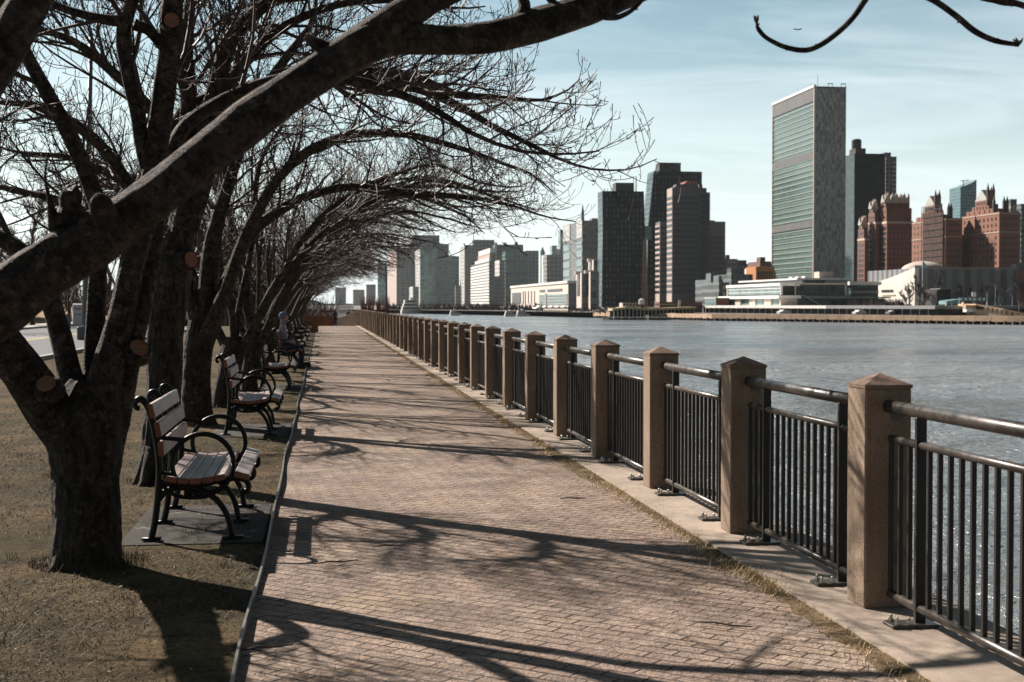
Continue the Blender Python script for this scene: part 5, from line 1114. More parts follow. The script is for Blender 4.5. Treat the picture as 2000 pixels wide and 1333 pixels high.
for k in range(4): MB().box(-.8, -.3, b.y(1110), b.y(1055), b.z(578+k*6), b.z(574+k*6)).build('window_band', M['tglass'], b.t)
MB().box(-1.0, -.2, b.y(1070), b.y(1066), b.z(600), b.z(572)).build('pier', M['greyst'], b.t)
# cream apartment slabs: sunlit sides coloured cream, shaded fronts coloured grey
for lab, pl, pc, pr, yt, Y in (('left of two slim cream apartment slabs with rounded tops', 1126, 1137, 1146, 533, 880), ('right of two slim cream apartment slabs with rounded tops', 1144, 1154, 1170, 531, 870), ('taller cream slab behind the pair of slim cream slabs', 1150, 1160, 1169, 508, 950)):
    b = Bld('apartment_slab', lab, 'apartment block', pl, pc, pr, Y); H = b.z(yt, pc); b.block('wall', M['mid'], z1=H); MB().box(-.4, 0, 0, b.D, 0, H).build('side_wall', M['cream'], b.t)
    MB().box(-.8, -.3, b.D*.3, b.D*.7, H*.38, H-1.5).build('window_strip', M['win'], b.t); MB().lathe([(b.D*.22, -1), (b.D*.22, 1)], 0, 0, 12).build('roof_hood', M['cream'], b.t).location = (1, b.D*.5, H)
# ------------------------------------------------ water edge on the left: ferries, shelter, bushes, piers
def boat(lab, px, py, Lpx, Y, decks=2):
    p = at(px, py, Y); s = Lpx*Y/F; t = thing('ferry', lab, 'boat', (p.x, Y, -4.02), R(8), 'white ferries moored at the far shore'); h = s*.62
    P = [(-s*.5, 0), (s*.40, 0), (s*.52, h*.30), (-s*.5, h*.26)]
    mb = MB(); w = s*.14; mb.prism(P, -w, w, 'y'); mb.build('hull', M['white'], t)
    z = h*.26; c = None
    for k in range(decks):
        a = -s*(.46-.05*k); e = s*(.30-.13*k); hh = h*.24; c = MB().box(a, e, -w*.85, w*.85, z, z+hh).build('cabin', M['white'], t); MB().box(a+s*.03, e+.01, -w*.87, w*.87, z+hh*.35, z+hh*.75).build('windows', M['bandd'], c); z += hh+.02
    MB().box(-s*.1, s*.06, -w*.4, w*.4, z, z+h*.16).build('wheelhouse', M['white'], t); MB().tube([(-s*.16, 0, z), (-s*.16, 0, z+h*.42)], s*.006+.05, 5).build('mast', M['greyst'], t)
boat('small white ferry at the far shore, left of the others', 889, 612, 22, 700); boat('white ferry in the middle, first of the moored pair', 997, 616, 24, 640); boat('white ferry in the middle, second of the moored pair', 1021, 616, 26, 650); boat('large pale ferry far left beyond the fence posts', 805, 611, 44, 840, 3)
b = Bld('ferry_shelter', 'white roofed pier shelter on dark columns at the centre of the far shore', 'pier', 1046, 1048, 1110, 655, base=-4.05); MB().box(0, b.W, 0, 14, b.z(603.5), b.z(600.5)).build('roof', M['white'], b.t); MB().box(0, b.W, 0, 14, b.z(611), b.z(610)).build('deck', M['greyst'], b.t)
for k in range(5): MB().add([(b.W*(k+.3)/5, 0, b.z(600.5)), (b.W*(k+.7)/5, 0, b.z(600.5)), (b.W*(k+.5)/5, 0, b.z(597.5)), (b.W*(k+.3)/5, 9, b.z(600.5)), (b.W*(k+.7)/5, 9, b.z(600.5)), (b.W*(k+.5)/5, 9, b.z(597.5))], [(0, 1, 2), (5, 4, 3), (0, 2, 5, 3), (1, 4, 5, 2)]).build('roof_peak', M['white'], b.t)
for k in range(16): MB().box(b.W*k/15-.12, b.W*k/15+.12, .3, .6, 0, b.z(603.5)).build('column', M['dark'], b.t)
# low yellow canopy and rows of piles, right of centre
M['yel'] = mat('yellow_canopy', (.55, .44, .26), .8, .1, .2)
for lab, pts, Y, hh in (('long low yellow canopy along the far shore under the bent towers', [(1196, 603), (1225, 599.5), (1265, 602.5), (1360, 599.5)], 500, 3.2),):
    t = thing('pier_canopy', lab, 'canopy', at(pts[0][0], 603, Y)*1); o0 = t.location.copy(); q = [at(px, py, Y)-o0 for px, py in pts]
    prof = [(p.x, p.z) for p in q]+[(p.x, p.z-.75) for p in reversed(q)]; MB().prism(prof, 0, 8, 'y').build('roof', M['yel'], t)
    for k in range(22):
        x = q[0].x+(q[-1].x-q[0].x)*(k+.5)/22; MB().box(x-.15, x+.15, .5, .8, -4.6-o0.z, -o0.z+.2).build('column', M['stone'], t)
    MB().box(q[0].x, q[-1].x, 4, 4.5, -4.3-o0.z, .3-o0.z).build('back_wall', M['dark'], t)
b = Bld('pier_house', 'small pink and white pier house above the yellow canopy', 'building', 1214, 1216, 1247, 520); b.block('wall', M['stone'], z1=b.z(592), y1=6); MB().box(0, b.W, -.3, 0, b.z(593), b.z(591.5)).build('roof', M['mauvel'], b.t)
for k in range(5): MB().box(b.W*(k+.25)/5, b.W*(k+.75)/5, -.2, 0, b.z(598), b.z(594)).build('window', M['win'], b.t)
t = thing('water_tank', 'small pale round water tank near the striped towers', 'tank', at(1253, 600, 560)); MB().lathe([(1.1, 1.0), (1.2, 1.2), (1.2, 2.9), (.2, 3.4)], 0, 0, 14).build('tank', M['white'], t); MB().box(-.5, .5, -.5, .5, -3, 1.1).build('stand', M['dark'], t)
b = Bld('red_shed', 'long low reddish shed at the foot of the striped towers', 'building', 1284, 1288, 1372, 545); b.block('wall', M['bdark'], z1=b.z(590), y1=9); MB().box(0, b.x(1322), -.3, 8, b.z(596), b.z(594)).build('awning', M['mauvel'], b.t)
for k in range(12): MB().box(b.W*(k+.2)/12, b.W*(k+.6)/12, -.2, 0, b.z(599), b.z(594)-.6).build('window', M['win'], b.t)
b = Bld('banner_board', 'upright white and orange banner board before the striped towers', 'sign', 1324, 1325, 1330, 525); b.block('board', M['mauvel'], z1=b.z(586), y1=.5); MB().box(.1, b.W-.1, -.1, 0, b.z(594), b.z(588)).build('band', M['white'], b.t)
# grey pier piles with white caps
t = thing('pile_fence', 'row of dark arched piles with pale caps at the waterline right of centre', 'piles', at(1180, 616, 480)); o0 = t.location.copy()
c = MB(); cp = MB()
for k in range(26):
    x = k*.93; c.tube([(x, 0, -4.6-o0.z), (x, 0, -3.1-o0.z)], .26, 7); cp.tube([(x, 0, -3.12-o0.z), (x+.1, 0, -2.85-o0.z)], .32, 7)
c.build('piles', M['piles'], t); cp.build('caps', M['white'], t)
b = Bld('mooring_barge', 'dark low barge at the end of the embankment wall', 'barge', 1266, 1267, 1302, 484, base=-4.05); b.block('hull', M['piles'], z1=b.z(616.5), y1=5); MB().box(0, b.W, -.2, 0, 1.0, 1.2).build('rubbing_strip', M['dark'], b.t)
# curving ramp on the right
t = thing('highway_ramp', 'tan concrete highway ramp with a curved parapet at the far right shore', 'ramp', at(1880, 600, 400)); o0 = t.location.copy()
def loc(px, py, Y): return at(px, py, Y)-o0
prof = [loc(1906, 594, 398), loc(1920, 596, 396), loc(1960, 603, 390), loc(2010, 614, 384), loc(2060, 624, 380)]
mb = MB()
for a, c in zip(prof[:-1], prof[1:]):
    o = len(mb.v); zb_ = GL-o0.z; mb.v += [tuple(a), tuple(c), (c.x, c.y, zb_), (a.x, a.y, zb_), (a.x+1, a.y+14, a.z), (c.x+1, c.y+14, c.z), (c.x+1, c.y+14, zb_), (a.x+1, a.y+14, zb_)]
    mb.f += [(0+o, 3+o, 2+o, 1+o), (4+o, 5+o, 6+o, 7+o), (0+o, 1+o, 5+o, 4+o), (0+o, 4+o, 7+o, 3+o), (1+o, 2+o, 6+o, 5+o)]
mb.build('ramp_wall', M['esp'], t)
cp = [loc(1880, 594, 405), loc(1881, 597, 401), loc(1888, 599.5, 399), loc(1900, 600, 398), loc(1908, 599, 398)]
mb = MB()
for a, c in zip(cp[:-1], cp[1:]): mb.beam(tuple(a), tuple(c), .5, 1.1)
mb.build('curved_parapet', M['esp'], t)
mb = MB(); mb.prism([(a.x, a.y) for a in cp]+[(cp[-1].x, cp[-1].y+13), (cp[0].x, cp[0].y+12)], cp[2].z-1.6, cp[2].z-.5, 'z'); mb.build('ramp_deck', M['white'], t)
for k in range(18):
    u = (k+.5)/18*3.999; i = int(u); p = prof[i].lerp(prof[i+1], u-i); MB().box(p.x-.16, p.x+.16, p.y-.25, p.y+.1, p.z-1.5, p.z-.5).build('slot', M['piles'], t)
# teal gantry signs and dark booth
b = Bld('toll_gantry', 'teal roadside gantry with white panels in front of the grey hall', 'gantry', 1872, 1874, 1928, 430); MB().box(0, b.W, 0, .6, b.z(588), b.z(581)).build('beam', mat('teal_paint', (.07, .20, .21), .6, .2, .5), b.t)
for k in range(6): MB().box(b.W*(k+.1)/6, b.W*(k+.45)/6, -.2, 0, b.z(586.5), b.z(582)).build('panel', M['white'], b.t)
for k in (0, 1): MB().box(b.W*k-.15, b.W*k+.15, .1, .4, 0, b.z(588)).build('post', M['greyst'], b.t)
b = Bld('teal_canopy', 'short teal sloping canopy left of the gantry', 'canopy', 1848, 1849, 1876, 432); MB().prism([(0, b.z(595)), (b.W, b.z(595)), (b.W, b.z(584)), (b.W*.2, b.z(587)), (0, b.z(588))], 0, 6, 'y').build('roof', mat('teal_roof', (.16, .28, .29), .6, .2, .5), b.t); MB().box(0, .3, 1, 1.3, 0, b.z(594)).build('post', M['greyst'], b.t)
b = Bld('vent_block', 'black ventilation block standing behind the bare trees in front of the hall', 'building', 1828, 1830, 1857, 470); b.block('wall', M['dark'], z1=b.z(564), y1=10); MB().box(1, b.W-1, 0, 8, b.z(564), b.z(562.5)).build('roof_edge', M['greyst'], b.t)
for i, (p, y0, y1, Y, lab) in enumerate(((1902, 570, 579, 425, 'white square signboard above the gantry panels'), (1954, 580, 593, 420, 'pale blue roadside signboard right of the gantry'))):
    b = Bld('signboard', lab, 'sign', p-4.5, p-4, p+4, Y); MB().box(0, b.W, 0, .2, b.z(y1), b.z(y0)).build('board', M['white'] if i == 0 else M['tglass'], b.t); MB().box(b.W/2-.1, b.W/2+.1, .05, .15, 0, b.z(y1)).build('post', M['greyst'], b.t)
lamps = [(1848, 590, 415), (1944, 556, 430), (1928, 572, 420), (1977, 578, 410), (1990, 590, 405), (1859, 590, 420)]
for i, (p, y0, Y) in enumerate(lamps):
    b = Bld('street_lamp', ['white', 'tall grey', 'short grey', 'thin', 'rightmost', 'slim dark'][i]+' lamp post on the far shore road near the ramp', 'street lamp', p-1, p, p+1, Y); h = b.z(y0); MB().tube([(0, 0, 0), (0, 0, h)], .16 if i == 0 else .1, 6).build('pole', M['white'] if i == 0 else M['greyst'], b.t); MB().tube([(0, 0, h), (-.9, -.4, h+.25)], .09, 5).build('arm', M['greyst'], b.t)
# hazy hills and pale far towers behind the end of the path
M['hill'] = mat('far_hill', (.10, .11, .10), .95, .2, .01)
mb = MB(); hs = []; rr = random.Random(3)
for i in range(60):
    px = 380+i*8; p = at(px, 596, 4300); hh = 30+36*math.sin(i*.11+.6)+6*math.sin(i*.9)+rr.uniform(-2, 2); hs.append((p.x, max(4, hh)))
mb.prism([(hs[0][0], GL-.5)]+hs+[(hs[-1][0], GL-.5)], 4300, 4420, 'y'); struct(mb.build('hills', M['hill']))
for i, (a, c, yt, Y, lab) in enumerate(((738, 757, 520, 4200, 'palest blue tower just left of the skyline behind the thin pole'), (716, 734, 556, 4100, 'low hazy block left of the palest blue tower'), (690, 712, 566, 4000, 'hazy low block beyond the bend of the fence'), (655, 676, 562, 4100, 'hazy grey block just right of the wooden planters'))):
    std('distant_tower', lab, a-1, a, c, yt, Y, 'tealm' if i == 0 else 'mid', depth=60)

# ================================================================== LEFT SIDE, PEOPLE, BITS
BR = random.Random(21)
# wooden slatted planters
M['planter_soil'] = M['soil']
def planter(px, py, w, h, lab):
    p = atz(px, py, 0) if py > 640 else atz(px, py, 0); t = thing('wooden_planter', lab, 'planter', (p.x, p.y, gz(p.y)), 0, 'slatted wooden planters at the path edge'); n = 8
    fb = MB()
    for k in range(n):
        a = -w/2+w*k/n; fb.box(a+.006, a+w/n-.006, -w/2-.02, -w/2, .03, h).box(a+.006, a+w/n-.006, w/2, w/2+.02, .03, h).box(-w/2-.02, -w/2, a+.006, a+w/n-.006, .03, h).box(w/2, w/2+.02, a+.006, a+w/n-.006, .03, h)
    fb.build('slats', M['cedar'], t); MB().box(-w/2, w/2, -w/2, w/2, .02, h-.05).build('liner', M['roofd'], t)
    MB().box(-w/2-.04, w/2+.04, -w/2-.05, -w/2+.03, h, h+.035).box(-w/2-.04, w/2+.04, w/2-.03, w/2+.05, h, h+.035).box(-w/2-.05, -w/2+.03, -w/2, w/2, h, h+.035).box(w/2-.03, w/2+.05, -w/2, w/2, h, h+.035).build('rim', M['cedar'], t)
    mb = MB()
    for k in range(22):
        q = Vector((BR.uniform(-w*.3, w*.3), BR.uniform(-w*.3, w*.3), h-.05)); twig(mb, q, Vector((BR.gauss(0, .3), BR.gauss(0, .3), 1)), BR.uniform(.15, .35), .005, BR, 3, .5, 0, 1)
    mb.build('dead_stems', M['twig'], t)
planter(607, 650.5, .72, .84, 'nearest and largest slatted wooden planter at the left path edge')
planter(626, 634.5, .62, .80, 'middle slatted wooden planter, half behind the nearest one'); planter(643, 634.0, .60, .72, 'farthest slatted wooden planter at the end of the path')
# tall street lamp by the road
p = atz(166, 664, 0); t = thing('street_lamp', 'tall dark grey street lamp column by the road, seen between the left tree limbs', 'street lamp', p)
M['lamp'] = mat('galvanised_pole', (.13, .155, .17), .55, .15, 3)
tp = pxr(178, 66, 60.5, 1)[0]-p; tp2 = pxr(150, -40, 60.5, 1)[0]-p
MB().tube([(0, 0, .6), (tp.x*.5, tp.y*.5, tp.z*.5), tuple(tp)], [.135, .11, .09], 12).build('pole', M['lamp'], t, True)
MB().tube([tuple(tp), (tp.x-.35, tp.y, tp.z+1.2), tuple(tp2)], [.085, .07, .05], 10).build('arm', M['lamp'], t, True)
MB().cbox(-.28, .28, -.28, .28, 0, .55, .04).build('base', M['lamp'], t)
# thin signpost
p = atz(134, 642, 0); t = thing('signpost', 'thin dark sign post beside the parcel drop box', 'signpost', p); MB().tube([(0, 0, 0), (0, 0, 3.6)], .055, 8).build('pole', M['dark'], t); MB().box(-.22, .22, -.03, -.01, 2.9, 3.5).build('sign_plate', M['greyst'], t); MB().cbox(-.12, .12, -.12, .12, 0, .9, .01).build('base', M['lamp'], t)
# drop box
p = atz(155, 640, 0); t = thing('parcel_drop_box', 'white parcel drop box with purple and orange lettering on the sidewalk', 'drop box', (p.x, p.y, .1), .05)
M['boxw'] = mat('drop_box_paint', (.62, .66, .70), .5, .06, 1); MB().cbox(-.36, .36, -.3, .3, .06, 1.30, .02).build('body', M['boxw'], t)
MB().prism([(-.33, 1.302), (.33, 1.302), (.33, 1.36), (-.1, 1.40), (-.33, 1.36)], -.36, .36, 'x').build('sloped_top', M['boxw'], t); MB().box(-.30, .30, -.31, -.302, .70, .74).build('chute_slot', M['dark'], t)
def text(s, size, m, parent, loc_, rot, name='lettering', ext=.004):
    c = bpy.data.curves.new(name, 'FONT'); c.body = s; c.size = size; c.extrude = ext; c.offset = .004; c.align_x = 'LEFT'; c.materials.append(m); o = bpy.data.objects.new(name, c); COL.objects.link(o)
    dg = bpy.context.evaluated_depsgraph_get(); me = bpy.data.meshes.new_from_object(o.evaluated_get(dg)); bpy.data.objects.remove(o); me.name = name; me.materials.clear(); me.materials.append(m)
    q = bpy.data.objects.new(name, me); COL.objects.link(q); q.parent = parent; q.location = loc_; q.rotation_euler = rot; return q
text('Fed', .26, mat('purple_ink', (.07, .03, .20), .5), t, (-.30, -.303, 1.02), (R(90), 0, 0)); text('Ex', .26, mat('orange_ink', (.75, .12, .06), .5), t, (.08, -.303, 1.02), (R(90), 0, 0))
# red brick house across the road
M['brickl'] = facade('brick_house_wall', (.33, .115, .085), (.50, .46, .44), 2.6, 3.0, .34, .45, .9, .4, .3)
t = thing('brick_house', 'red brick building with rows of white framed windows behind the left trees', 'building', (-47, 150, 1.5)); MB().box(-14, 9, 0, 18, 2, 13).build('wall', M['brickl'], t); MB().box(-14.5, 9.5, -.5, 18.5, 13, 13.6).build('roof', M['roofd'], t)
for k in range(8):
    for j in range(3):
        f_ = MB().box(-12+k*2.6, -10.9+k*2.6, -.06, .02, 4+j*3.1, 5.6+j*3.1).build('window', M['white'], t); MB().box(-11.9+k*2.6, -11.0+k*2.6, -.09, -.055, 4.1+j*3.1, 5.5+j*3.1).build('pane', M['bandd'], f_)
# cars on the road
def car(lab, x, y, rz, col, tall=False):
    t = thing('parked_car', lab, 'car', (x, y, 0.0), rz, 'cars parked along the road'); m = mat('car_paint', col, .25, .05, 1, spec=.6); h = .25 if tall else 0
    side = [(-2.2, .32), (-2.22, .72), (-2.1, .86), (-1.15, .96), (-.55, 1.36+h), (1.1, 1.42+h), (1.95, 1.02+h*.7), (2.15, .80), (2.2, .34)]
    MB().prism([(a, b) for a, b in side], -.86, .86, 'x').build('body', m, t)
    MB().prism([(-1.0, .98), (-.52, 1.31+h), (1.05, 1.36+h), (1.72, 1.02+h*.6)], -.875, .875, 'x').build('side_windows', M['bandd'], t)
    MB().add([(-.72, -1.13, .99), (.72, -1.13, .99), (.66, -.60, 1.345+h), (-.66, -.60, 1.345+h)], [(0, 1, 2, 3)]).build('windscreen', M['bandd'], t)
    for sx in (-1, 1):
        for yy in (-1.35, 1.35):
            w = MB().tube([(sx*.70, yy, .33), (sx*.90, yy, .33)], .33, 18).build('wheel', M['dark'], t); MB().tube([(sx*.895, yy, .33), (sx*.91, yy, .33)], .19, 12).build('rim', M['bolt'], w)
        MB().cbox(sx*.66-.16, sx*.66+.16, -2.235, -2.17, .60, .76, .02).build('headlight', M['white'], t)
    MB().box(-.5, .5, -2.235, -2.205, .40, .58).build('grille', M['dark'], t)
car('silver car facing the camera on the road, seen left of the mossy trunk', -12.9, 104, R(4), (.36, .42, .46)); car('pale blue tall car parked behind the silver car', -13.6, 113, R(-3), (.30, .42, .47), True); car('white car parked at the right of the silver car behind the trees', -11.0, 112, R(2), (.55, .60, .62))
# green road sign
t = thing('road_sign', 'small green road sign glimpsed between the leaning trunks', 'road sign', (-8.1, 62, 0)); MB().tube([(0, 0, 0), (0, 0, 2.3)], .03, 6).build('post', M['lamp'], t); MB().box(-.3, .3, -.02, 0, 1.6, 2.3).build('sign_plate', mat('sign_green', (.05, .25, .15), .5), t)
# woods and bigger trees beyond the road
def wild_tree(seed, h, spread, rmin, m, depth=4, kids=3, col_up=.3):
    rn = random.Random(seed); mb = MB(); tr = MB()
    def go(p, d, l, r, k):
        n = 4; P = [p]; q = p; c = d.copy()
        for i in range(n): c = (c+Vector((rn.gauss(0, .12), rn.gauss(0, .12), rn.gauss(0, .08)+.05))).normalized(); q = q+c*(l/n); P.append(q)
        (tr if k == depth else mb).tube(P, [max(rmin, r*(1-.4*i/n)) for i in range(n+1)], 8 if k == depth else (5 if k > 2 else 3), cap=False)
        if k == 0: return
        for j in range(kids+(2 if k < 3 else 0)):
            u = 1. if j == 0 else rn.uniform(.35, 1.); a = P[min(n-1, int(u*n))].lerp(P[min(n, int(u*n)+1)], 0) if u < 1 else q
            e = (c*(1.0)+Vector((rn.gauss(0, spread), rn.gauss(0, spread), rn.gauss(0, spread*.6)+col_up))).normalized(); go(a, e, l*rn.uniform(.55, .78), r*.55, k-1)
    go(Vector((0, 0, -.3)), Vector((0, 0, 1)), h*.36, h*.022, depth); return tr, mb
M['fartrunk'] = mat('far_trunk', (.075, .065, .060), .9, .2, 1)
def wt(lab, loc_, seed, h, spread, rmin, m, group, depth=4, kids=3, name='bare_tree', up=.3):
    a, b = wild_tree(seed, h, spread, rmin, m, depth, kids, up); t = thing(name, lab, 'tree', loc_, 0, group); a.build('trunk', M['fartrunk'], t); b.build('crown', m, t); return t
G1 = 'bare trees beyond the road'
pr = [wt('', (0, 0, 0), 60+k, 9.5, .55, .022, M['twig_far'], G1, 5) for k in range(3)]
M['twig_cool'] = mat('cool_twigs', (.05, .058, .058), .9, .2, 1)
spots = [(-23, 66, 1.5, 'tall grey bare tree behind the street lamp column'), (-30, 92, 1.15, 'bare tree on the grass bank left of the drop box'), (-25, 104, 1., 'bare tree on the grass bank right of the drop box'), (-27, 122, 1., 'bare tree behind the parked cars, left one'), (-20.5, 121, .85, 'forked bare tree just above the parked cars'), (-38, 118, 1.2, 'bare tree in front of the red brick building'),
    (-16, 140, .95, 'bare brownish tree beyond the car park, first from the left'), (-9, 138, .85, 'bare brownish tree beyond the car park, second from the left'), (-3.5, 134, .75, 'small bare tree left of the last planter'), (-5.5, 150, .9, 'bare tree at the far end of the lawn'), (-52, 130, 1.3, 'bare tree at the far left bank'), (-33, 74, 1.6, 'large bare tree at the far left edge behind the limbs'), (-14, 165, 1.1, 'farthest brown bare tree on the island'), (-22, 152, 1.15, 'bare tree filling the gap between the mossy trunk and its neighbour'),
    (-18.8, 47, .9, 'slim bare tree on the far sidewalk, close to the left edge'), (-26, 56, 1.35, 'bare tree across the road, right of the slim sidewalk tree'), (-21, 78, 1.05, 'bare tree across the road, just right of the lamp column'), (-19, 98, .9, 'small bare tree across the road near the silver car'), (-31, 100, 1.4, 'broad bare tree behind the small one near the silver car'),
    (-19, 110, .95, 'bare tree above the white car'), (-15, 126, 1., 'bare tree between the cars and the car park'), (-12, 147, 1.15, 'tall bare brown tree behind the trunk row, left'), (-8, 160, 1.25, 'tall bare brown tree behind the trunk row, middle'), (-2, 165, 1.15, 'tall bare brown tree behind the trunk row, right'), (-19, 135, 1.2, 'bare tree right of the red brick building'), (-27, 140, 1.4, 'highest bare tree beyond the parked cars')]
usedp = set()
for i, (x, y, s, lab) in enumerate(spots):
    z = gz(y) if x > -19 else .1+max(0, min(4.5, (-19.6-x)*.22))*clamp01((y-60)/50); k = i % 3
    if k not in usedp: usedp.add(k); q = pr[k]; q.location = (x, y, z); q.scale = (s, s, s); q['label'] = lab; q.rotation_euler = (0, 0, i)
    else: dup(pr[k], (x, y, z), i*1.3, lab, s)
mb = MB(); BRr = random.Random(8)
for k in range(4200):
    x = BRr.uniform(-62, 1.5); y = BRr.uniform(150, 185) if x > -22 else BRr.uniform(112, 170); z = gz(y) if x > -19 else min(4.4, .1+(-19.6-x)*.2); h = BRr.uniform(1.2, 6.0)*(1 if x < -6 else .7); q = Vector((x, y, z)); d = Vector((BRr.gauss(0, .35), BRr.gauss(0, .35), 1)).normalized()
    e = (d+Vector((BRr.gauss(0, .4), BRr.gauss(0, .4), .3))).normalized(); mb.tube([q, q+d*h*.5, q+d*h*.6+e*h*.4], [.05, .035, .015], 3, cap=False); a = q+d*h*.4; f = (d+Vector((BRr.gauss(0, .7), BRr.gauss(0, .7), .1))).normalized(); mb.tube([a, a+f*h*.5], [.03, .012], 3, cap=False)
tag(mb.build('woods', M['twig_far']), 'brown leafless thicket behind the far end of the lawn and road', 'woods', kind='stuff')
# reddish columnar shrubs and thin pole at the far fence
for px, Y, h, lab in ((718, 122, 2.6, 'left of two upright reddish shrubs behind the far fence'), (748, 122, 2.5, 'right of two upright reddish shrubs behind the far fence, beside the thin pole')):
    p = at(px, 600, Y); t = thing('columnar_shrub', lab, 'shrub', (p.x, Y, -.9), 0, 'reddish upright shrubs'); mb = MB()
    for k in range(260):
        a = BR.uniform(0, 6.28); r_ = BR.random()**.5*.30; q = Vector((r_*math.cos(a), r_*math.sin(a), BR.uniform(0, h*.35))); e = Vector((math.cos(a)*.16, math.sin(a)*.16, 1)).normalized(); l = (h-q.z+.9)*BR.uniform(.4, .95); mb.tube([q, q+e*l*.6, q+e*l*.95-Vector((math.cos(a), math.sin(a), 0))*.06], [.02, .014, .006], 3, cap=False)
    mb.build('stems', mat('red_stems', (.21, .085, .085), .9) if px == 718 else M_rs, t); M_rs = t.children[0].data.materials[0]; MB().tube([(0, 0, 0), (0, 0, h*.5)], .05, 6).build('trunk', M['fartrunk'], t)
p = at(757, 607, 118); q = at(753.5, 512, 118); t = thing('mast_pole', 'thin dark pole standing behind the far fence against the pink sided tower', 'pole', (p.x, 118, -.6)); MB().tube([(0, 0, -1), (q.x-p.x, 0, q.z+.6)], [.09, .05], 8).build('pole', M['dark'], t); MB().cbox(-.14, .14, -.14, .14, -.5, .3, .02).build('base', M['dark'], t)
# pale kiosk and screen fence beyond the end of the path
t = thing('screen_fence', 'pale slatted screen beyond the end of the path', 'fence', (-1.2, 140, -1.0)); mb = MB(); p0 = at(658, 612, 140).x+1.2; p1 = at(690, 612, 140).x+1.2
for k in range(18): mb.box(p0+(p1-p0)*k/17-.03, p0+(p1-p0)*k/17+.03, 0, .05, 0, 2.15)
mb.build('slats', M['white'], t); MB().box(p0, p1, -.03, 0, 2.15, 2.3).box(p0, p1, -.03, 0, .9, 1.0).build('rails', M['white'], t)
# people
def skinned(name, V, E, Rr, m, parent, sub=2):
    me = bpy.data.meshes.new(name); me.from_pydata(V, E, []); me.materials.append(m); o = bpy.data.objects.new(name, me); COL.objects.link(o); o.parent = parent
    sk = o.modifiers.new('skin', 'SKIN'); ly = me.skin_vertices[0] if len(me.skin_vertices) else None
    if ly is None:
        bpy.context.view_layer.objects.active = o; me.skin_vertices.new() if hasattr(me.skin_vertices, 'new') else None; ly = me.skin_vertices[0]
    for i, r in enumerate(Rr): ly.data[i].radius = (r, r)
    ly.data[0].use_root = True; s = o.modifiers.new('sub', 'SUBSURF'); s.levels = sub; s.render_levels = sub
    return o
def person(label, loc_, rz, pose, jacket, trousers, hairc):
    t = thing('person', label, 'person', loc_, rz); sit = pose == 'sit'; hz = .45 if sit else .92
    V = [(0, 0, hz), (.01, 0, hz+.22), (.0, 0, hz+.44), (.01, 0, hz+.53), (.03, 0, hz+.60), (.035, 0, hz+.70)]; Rr = [.15, .14, .16, .07, .065, .09]; E = [(0, 1), (1, 2), (2, 3), (3, 4), (4, 5)]
    def add(p, r, a): V.append(p); Rr.append(r); E.append((a, len(V)-1)); return len(V)-1
    for s in (-1, 1):
        sh = add((0, s*.19, hz+.45), .06, 2); el = add((.06 if not sit else .10, s*.25, hz+.18), .045, sh); w = add((.28 if sit else .08, s*.20, hz+(.10 if sit else -.06)), .03, el); h = add((.36 if sit else .10, s*.19, hz+(.08 if sit else -.14)), .035, w)
        for f in (-.03, -.01, .01, .03): add((V[h][0]+(.07 if sit else .02), V[h][1]+f, V[h][2]-(.01 if sit else .08)), .009, h)
        hp = add((.0, s*.10, hz-.04), .09, 0)
        kn = add((.44, s*.12, hz+.02), .065, hp) if sit else add((.03, s*.11, .48), .065, hp); an = add((.42 if sit else 0, s*.12, .08), .04, kn); add((.58 if sit else .16, s*.12, .04), .035, an)
    skinned('body', V, E, Rr, jacket, t)
    mb = MB(); mb.lathe([(.05, 0), (.088, .03), (.098, .09), (.085, .15), (.03, .185)], .035, 0, 14); o = mb.build('hair', hairc, t, True); o.location = (-.015, 0, hz+.655)
    mb = MB(); mb.lathe([(.045, 0), (.072, .03), (.078, .08), (.06, .13)], .05, 0, 12); mb.box(.12, .145, -.012, .012, .055, .085); o = mb.build('face', mat('skin', (.45, .28, .20), .6), t, True); o.location = (.012, 0, hz+.63)
    q = MB()
    for s in (-1, 1):
        if sit: q.tube([(-.02, s*.10, hz), (.24, s*.12, hz+.02), (.46, s*.12, hz-.0), (.45, s*.12, hz-.12), (.43, s*.12, .09)], [.11, .10, .085, .075, .06], 10)
        else: q.tube([(0, s*.095, hz+.03), (.03, s*.11, .5), (0, s*.11, .09)], [.115, .085, .065], 10)
    q.build('trousers', trousers, t, True)
    q = MB()
    for s in (-1, 1): q.cbox((.36 if sit else -.08), (.66 if sit else .20), s*.12-.05, s*.12+.05, 0, .10, .02)
    q.build('shoes', M['dark'], t); return t
M['lilac'] = mat('lilac_jacket', (.26, .22, .27), .8, .15, 9); M['navy'] = mat('navy_cloth', (.03, .04, .07), .8, .2, 9); M['bluecap'] = mat('blue_cap', (.13, .16, .22), .8, .2, 9); M['blackc'] = mat('black_cloth', (.02, .02, .022), .8, .2, 9)
person('person in a pale lilac jacket and blue cap sitting on the fourth bench', (-.90, 33.2+.45, .0), R(0), 'sit', M['lilac'], M['navy'], M['bluecap'])
for px, Y, lab in ((654, 133, 'leftmost of three dark dressed people standing beyond the end of the path'), (681, 131, 'middle of three dark dressed people standing beyond the end of the path'), (699, 131, 'rightmost of three dark dressed people standing beyond the end of the path')):
    p = at(px, 606, Y); person(lab, (p.x, Y, -.72), R(-100), 'stand', M['blackc'], M['navy'], M['roofd'])
